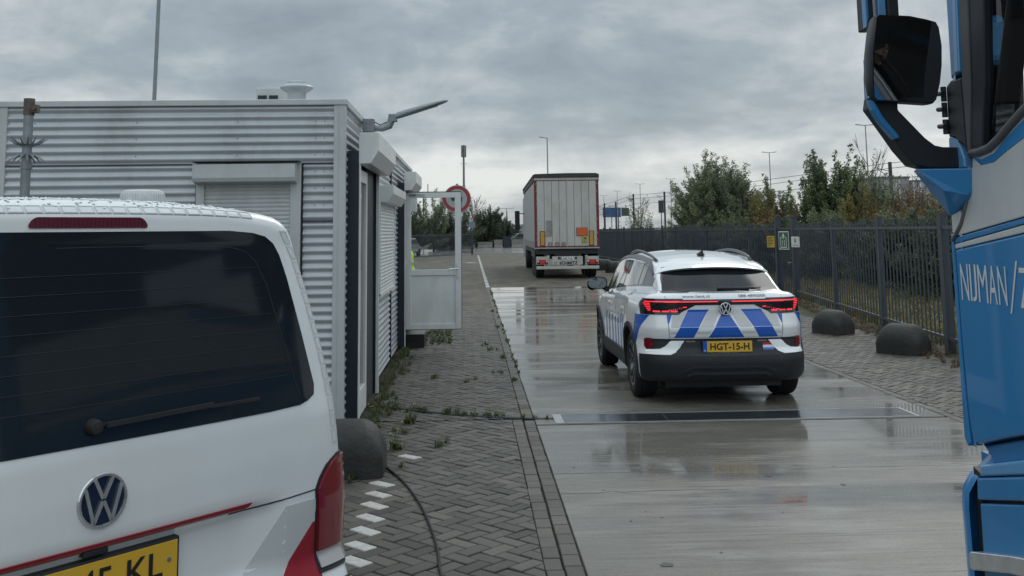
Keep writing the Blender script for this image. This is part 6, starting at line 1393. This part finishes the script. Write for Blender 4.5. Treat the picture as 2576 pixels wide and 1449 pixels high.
mb = MB(); mb.bar((0, 0, 1.66), (-12.5, -27, 1.66), .05); mb.bar((0, 0, .2), (-12.5, -27, .2), .05); mb.build('rails', fencem, ff)
mb = MB(); mb.box(-.09, .09, -.09, .09, 0, 2.0); mb.build('post', fencem, ff)
mb = MB(); mb.tube([(0, 0, 2.0), (0, 0, 2.6)], .03, 8); mb.build('sign_pole', polem, ff)
mb = MB(); mb.lathe([(0, 0), (.29, 0), (.29, -.02), (0, -.02)], Matrix.Translation((0, -.06, 2.45)) @ Matrix.Rotation(R(90), 4, 'X'), 28); mb.build('round_sign_back', mat('sign_back', (.15, .19, .22), .5), ff)
# low hedge line beyond the wet road
for i, (x, y, l) in enumerate(((.9, 127, 'low dark green hedge right of the gate post beyond the wet road'), (-2.5, 127.5, 'low dark hedge behind the leftmost barrier'), (3.6, 129, 'low hedge behind the dark bin'))):
    tree('hedge', l, 'hedge', x, y, 1.75, 3.6, ('green', 'dark', 'olive')[i], 90+i, dens=160, size=.13, nclump=26, crown0=0., trunk=.04, group='hedges beyond the wet road')

# ================================================================ people
skin_m = mat('skin', (.42, .25, .18), .5); hair_m = mat('hair', (.03, .02, .015), .7)
def person(label, loc, rz, J, cloth, legm, jacket_bands=None):
    """J: joint positions. one continuous skinned body, clothing as children"""
    root = thing('person', label, 'person', loc, rz)
    verts = []; rad = []; edges = []
    def v(p, r): verts.append(tuple(p)); rad.append(r); return len(verts)-1
    pel = v(J['pelvis'], .135); ab = v(J['waist'], .12); ch = v(J['chest'], .145); nk = v(J['neck'], .055); hd = v(J['chin'], .068); h2 = v(J['head'], .095); h3 = v(J['crown'], .075)
    edges += [(pel, ab), (ab, ch), (ch, nk), (nk, hd), (hd, h2), (h2, h3)]
    for s_ in ('l', 'r'):
        sh = v(J['sh'+s_], .062); el = v(J['el'+s_], .046); wr = v(J['wr'+s_], .030); pm_ = v(J['pm'+s_], .036); edges += [(ch, sh), (sh, el), (el, wr), (wr, pm_)]
        W_, P_ = Vector(J['wr'+s_]), Vector(J['pm'+s_]); d = (P_-W_).normalized(); sd = d.cross(Vector((0, 1, .3))).normalized(); cu = d.cross(sd)
        for k, ln in enumerate((.072, .080, .076, .060)):
            b0 = P_+sd*(.028-.018*k); m1 = b0+d*ln*.5+cu*.004; m2 = b0+d*ln*.85+cu*.018; m3 = b0+d*ln*1.0+cu*.034
            a_ = v(b0, .0095); b_ = v(m1, .009); c_ = v(m2, .0085); e_ = v(m3, .007); edges += [(pm_, a_), (a_, b_), (b_, c_), (c_, e_)]
        a_ = v(W_.lerp(P_, .45)+sd*.034, .012); b_ = v(W_.lerp(P_, .9)+sd*.060+cu*.01, .010); c_ = v(W_.lerp(P_, 1.3)+sd*.066+cu*.022, .008); edges += [(wr, a_), (a_, b_), (b_, c_)]
        hp = v(J['hp'+s_], .09); kn = v(J['kn'+s_], .062); an = v(J['an'+s_], .042); tt = v(J['to'+s_], .036); edges += [(pel, hp), (hp, kn), (kn, an), (an, tt)]
    def skinned(name, vs_, rs, es, m_, parent, rootv=0):
        me = bpy.data.meshes.new(name); me.from_pydata(vs_, es, []); o = bpy.data.objects.new(name, me); C.objects.link(o); o.parent = parent
        o.modifiers.new('s', 'SKIN'); sv = me.skin_vertices[0].data
        for i, r in enumerate(rs): sv[i].radius = (r, r)
        sv[rootv].use_root = True; o.modifiers.new('u', 'SUBSURF').levels = 2; bpy.context.view_layer.update(); bake(o)
        o.data.materials.clear(); o.data.materials.append(m_); o.data.polygons.foreach_set('use_smooth', [True]*len(o.data.polygons)); return o
    bd = skinned('body', verts, rad, edges, skin_m, root)
    P = lambda k: tuple(J[k])
    vs_ = [P('pelvis'), P('waist'), P('chest'), tuple(Vector(P('chest')).lerp(Vector(P('neck')), .75))]; rs = [.165, .155, .175, .08]; es = [(0, 1), (1, 2), (2, 3)]
    for s_ in ('l', 'r'):
        i = len(vs_); vs_ += [P('sh'+s_), P('el'+s_), tuple(Vector(P('el'+s_)).lerp(Vector(P('wr'+s_)), .9))]; rs += [.085, .068, .052]; es += [(2, i), (i, i+1), (i+1, i+2)]
    jk = skinned('jacket', vs_, rs, es, cloth, root)
    vs_ = [P('pelvis')]; rs = [.15]; es = []
    for s_ in ('l', 'r'):
        i = len(vs_); vs_ += [P('hp'+s_), P('kn'+s_), tuple(Vector(P('kn'+s_)).lerp(Vector(P('an'+s_)), .93))]; rs += [.112, .082, .062]; es += [(0, i), (i, i+1), (i+1, i+2)]
    skinned('trousers', vs_, rs, es, legm, root)
    for s_ in ('l', 'r'):
        a, b_ = Vector(P('an'+s_)), Vector(P('to'+s_)); skinned('shoe', [tuple(a), tuple(a.lerp(b_, .5)+Vector((0, 0, -.01))), tuple(b_)], [.052, .05, .044], [(0, 1), (1, 2)], black, root)
    hc = Vector(P('head')); F = Vector(J['face'])
    mb = MB(); Mh = Matrix.Translation(hc+Vector((0, 0, .035))-F*.012)
    mb.lathe([(.0, .105), (.05, .096), (.085, .062), (.105, .02), (.106, -.02), (.09, -.045)], Mh, 20); mb.build('hair', hair_m, root, smooth=True)
    sdv = F.cross(Vector((0, 0, 1))).normalized()
    mb = MB(); mb.lathe([(0, .02), (.012, .008), (.018, -.02), (0, -.026)], Matrix.Translation(hc+F*.100+Vector((0, 0, -.025))), 10)
    for s_ in (-1, 1): mb.lathe([(0, .028), (.014, .012), (.016, -.012), (0, -.028)], Matrix.Translation(hc+sdv*s_*.098+Vector((0, 0, -.02))), 10)
    mb.build('nose_and_ears', skin_m, root, smooth=True)
    mb = MB()
    for s_ in (-1, 1): mb.lathe([(0, .009), (.012, 0), (0, -.009)], Matrix.Translation(hc+F*.090+sdv*s_*.033+Vector((0, 0, .005))), 10)
    mb.build('eyes', mat('eye_dark', (.03, .025, .02), .2), root)
    mb = MB(); mb.bar(hc+F*.092-sdv*.024+Vector((0, 0, -.062)), hc+F*.092+sdv*.024+Vector((0, 0, -.062)), .012, .008); mb.build('mouth', mat('lips', (.30, .12, .10), .5), root)
    if jacket_bands:
        for z0_, r_ in jacket_bands:
            mb = MB(); c_ = Vector(P('waist')); mb.lathe([(r_, z0_), (r_+.004, z0_+.005), (r_+.004, z0_+.05), (r_, z0_+.055)], Matrix.Translation((c_.x, c_.y, 0)), 28); mb.build('reflective_band', mat('reflective_grey', (.45, .47, .48), .3), root, smooth=True)
    return root
hiv = mat('hi_vis_yellow', (.50, .66, .045), .6, var=.15, vs_=9., bump=.5, bs=12); hiv.node_tree.nodes['Principled BSDF'].inputs['Emission Strength'].default_value = 0
stand = dict(pelvis=(0, 0, .96), waist=(0, 0, 1.12), chest=(0, 0, 1.36), neck=(0, .01, 1.52), chin=(0, .03, 1.60), head=(0, .03, 1.68), crown=(0, .02, 1.74), face=(0, 1, 0),
    shl=(-.19, 0, 1.43), ell=(-.25, -.02, 1.15), wrl=(-.22, .16, .98), pml=(-.20, .24, .95), shr=(.19, 0, 1.43), elr=(.26, -.02, 1.15), wrr=(.24, .14, .96), pmr=(.22, .22, .92),
    hpl=(-.09, 0, .90), knl=(-.11, .02, .50), anl=(-.12, -.02, .09), tol=(-.13, .14, .045), hpr=(.09, 0, .90), knr=(.11, .02, .50), anr=(.12, -.02, .09), tor=(.13, .14, .045))
person('person in a bright yellow hi-vis jacket past the cabin end, seen through the door glass', (-1.31, 20.6, .0), R(-120), stand, hiv, navy, [(1.08, .185), (1.24, .185)])
sit = dict(pelvis=(0, 0, .16), waist=(0, -.03, .32), chest=(0, -.02, .56), neck=(0, .0, .72), chin=(0, .03, .80), head=(0, .03, .88), crown=(0, .02, .94), face=(-.35, .93, 0),
    shl=(-.19, 0, .63), ell=(-.27, .14, .38), wrl=(-.16, .36, .46), pml=(-.13, .44, .50), shr=(.19, 0, .63), elr=(.27, .14, .38), wrr=(.16, .36, .46), pmr=(.13, .44, .50),
    hpl=(-.09, .06, .12), knl=(-.15, .46, .16), anl=(-.14, .55, -.26), tol=(-.14, .70, -.30), hpr=(.09, .06, .12), knr=(.15, .46, .16), anr=(.14, .55, -.26), tor=(.14, .70, -.30))
person('person in a white shirt at the wheel of the blue truck', (BX+.6, BY-1.55, 1.70), 0, sit, mat('white_shirt', (.6, .6, .6), .7), navy)
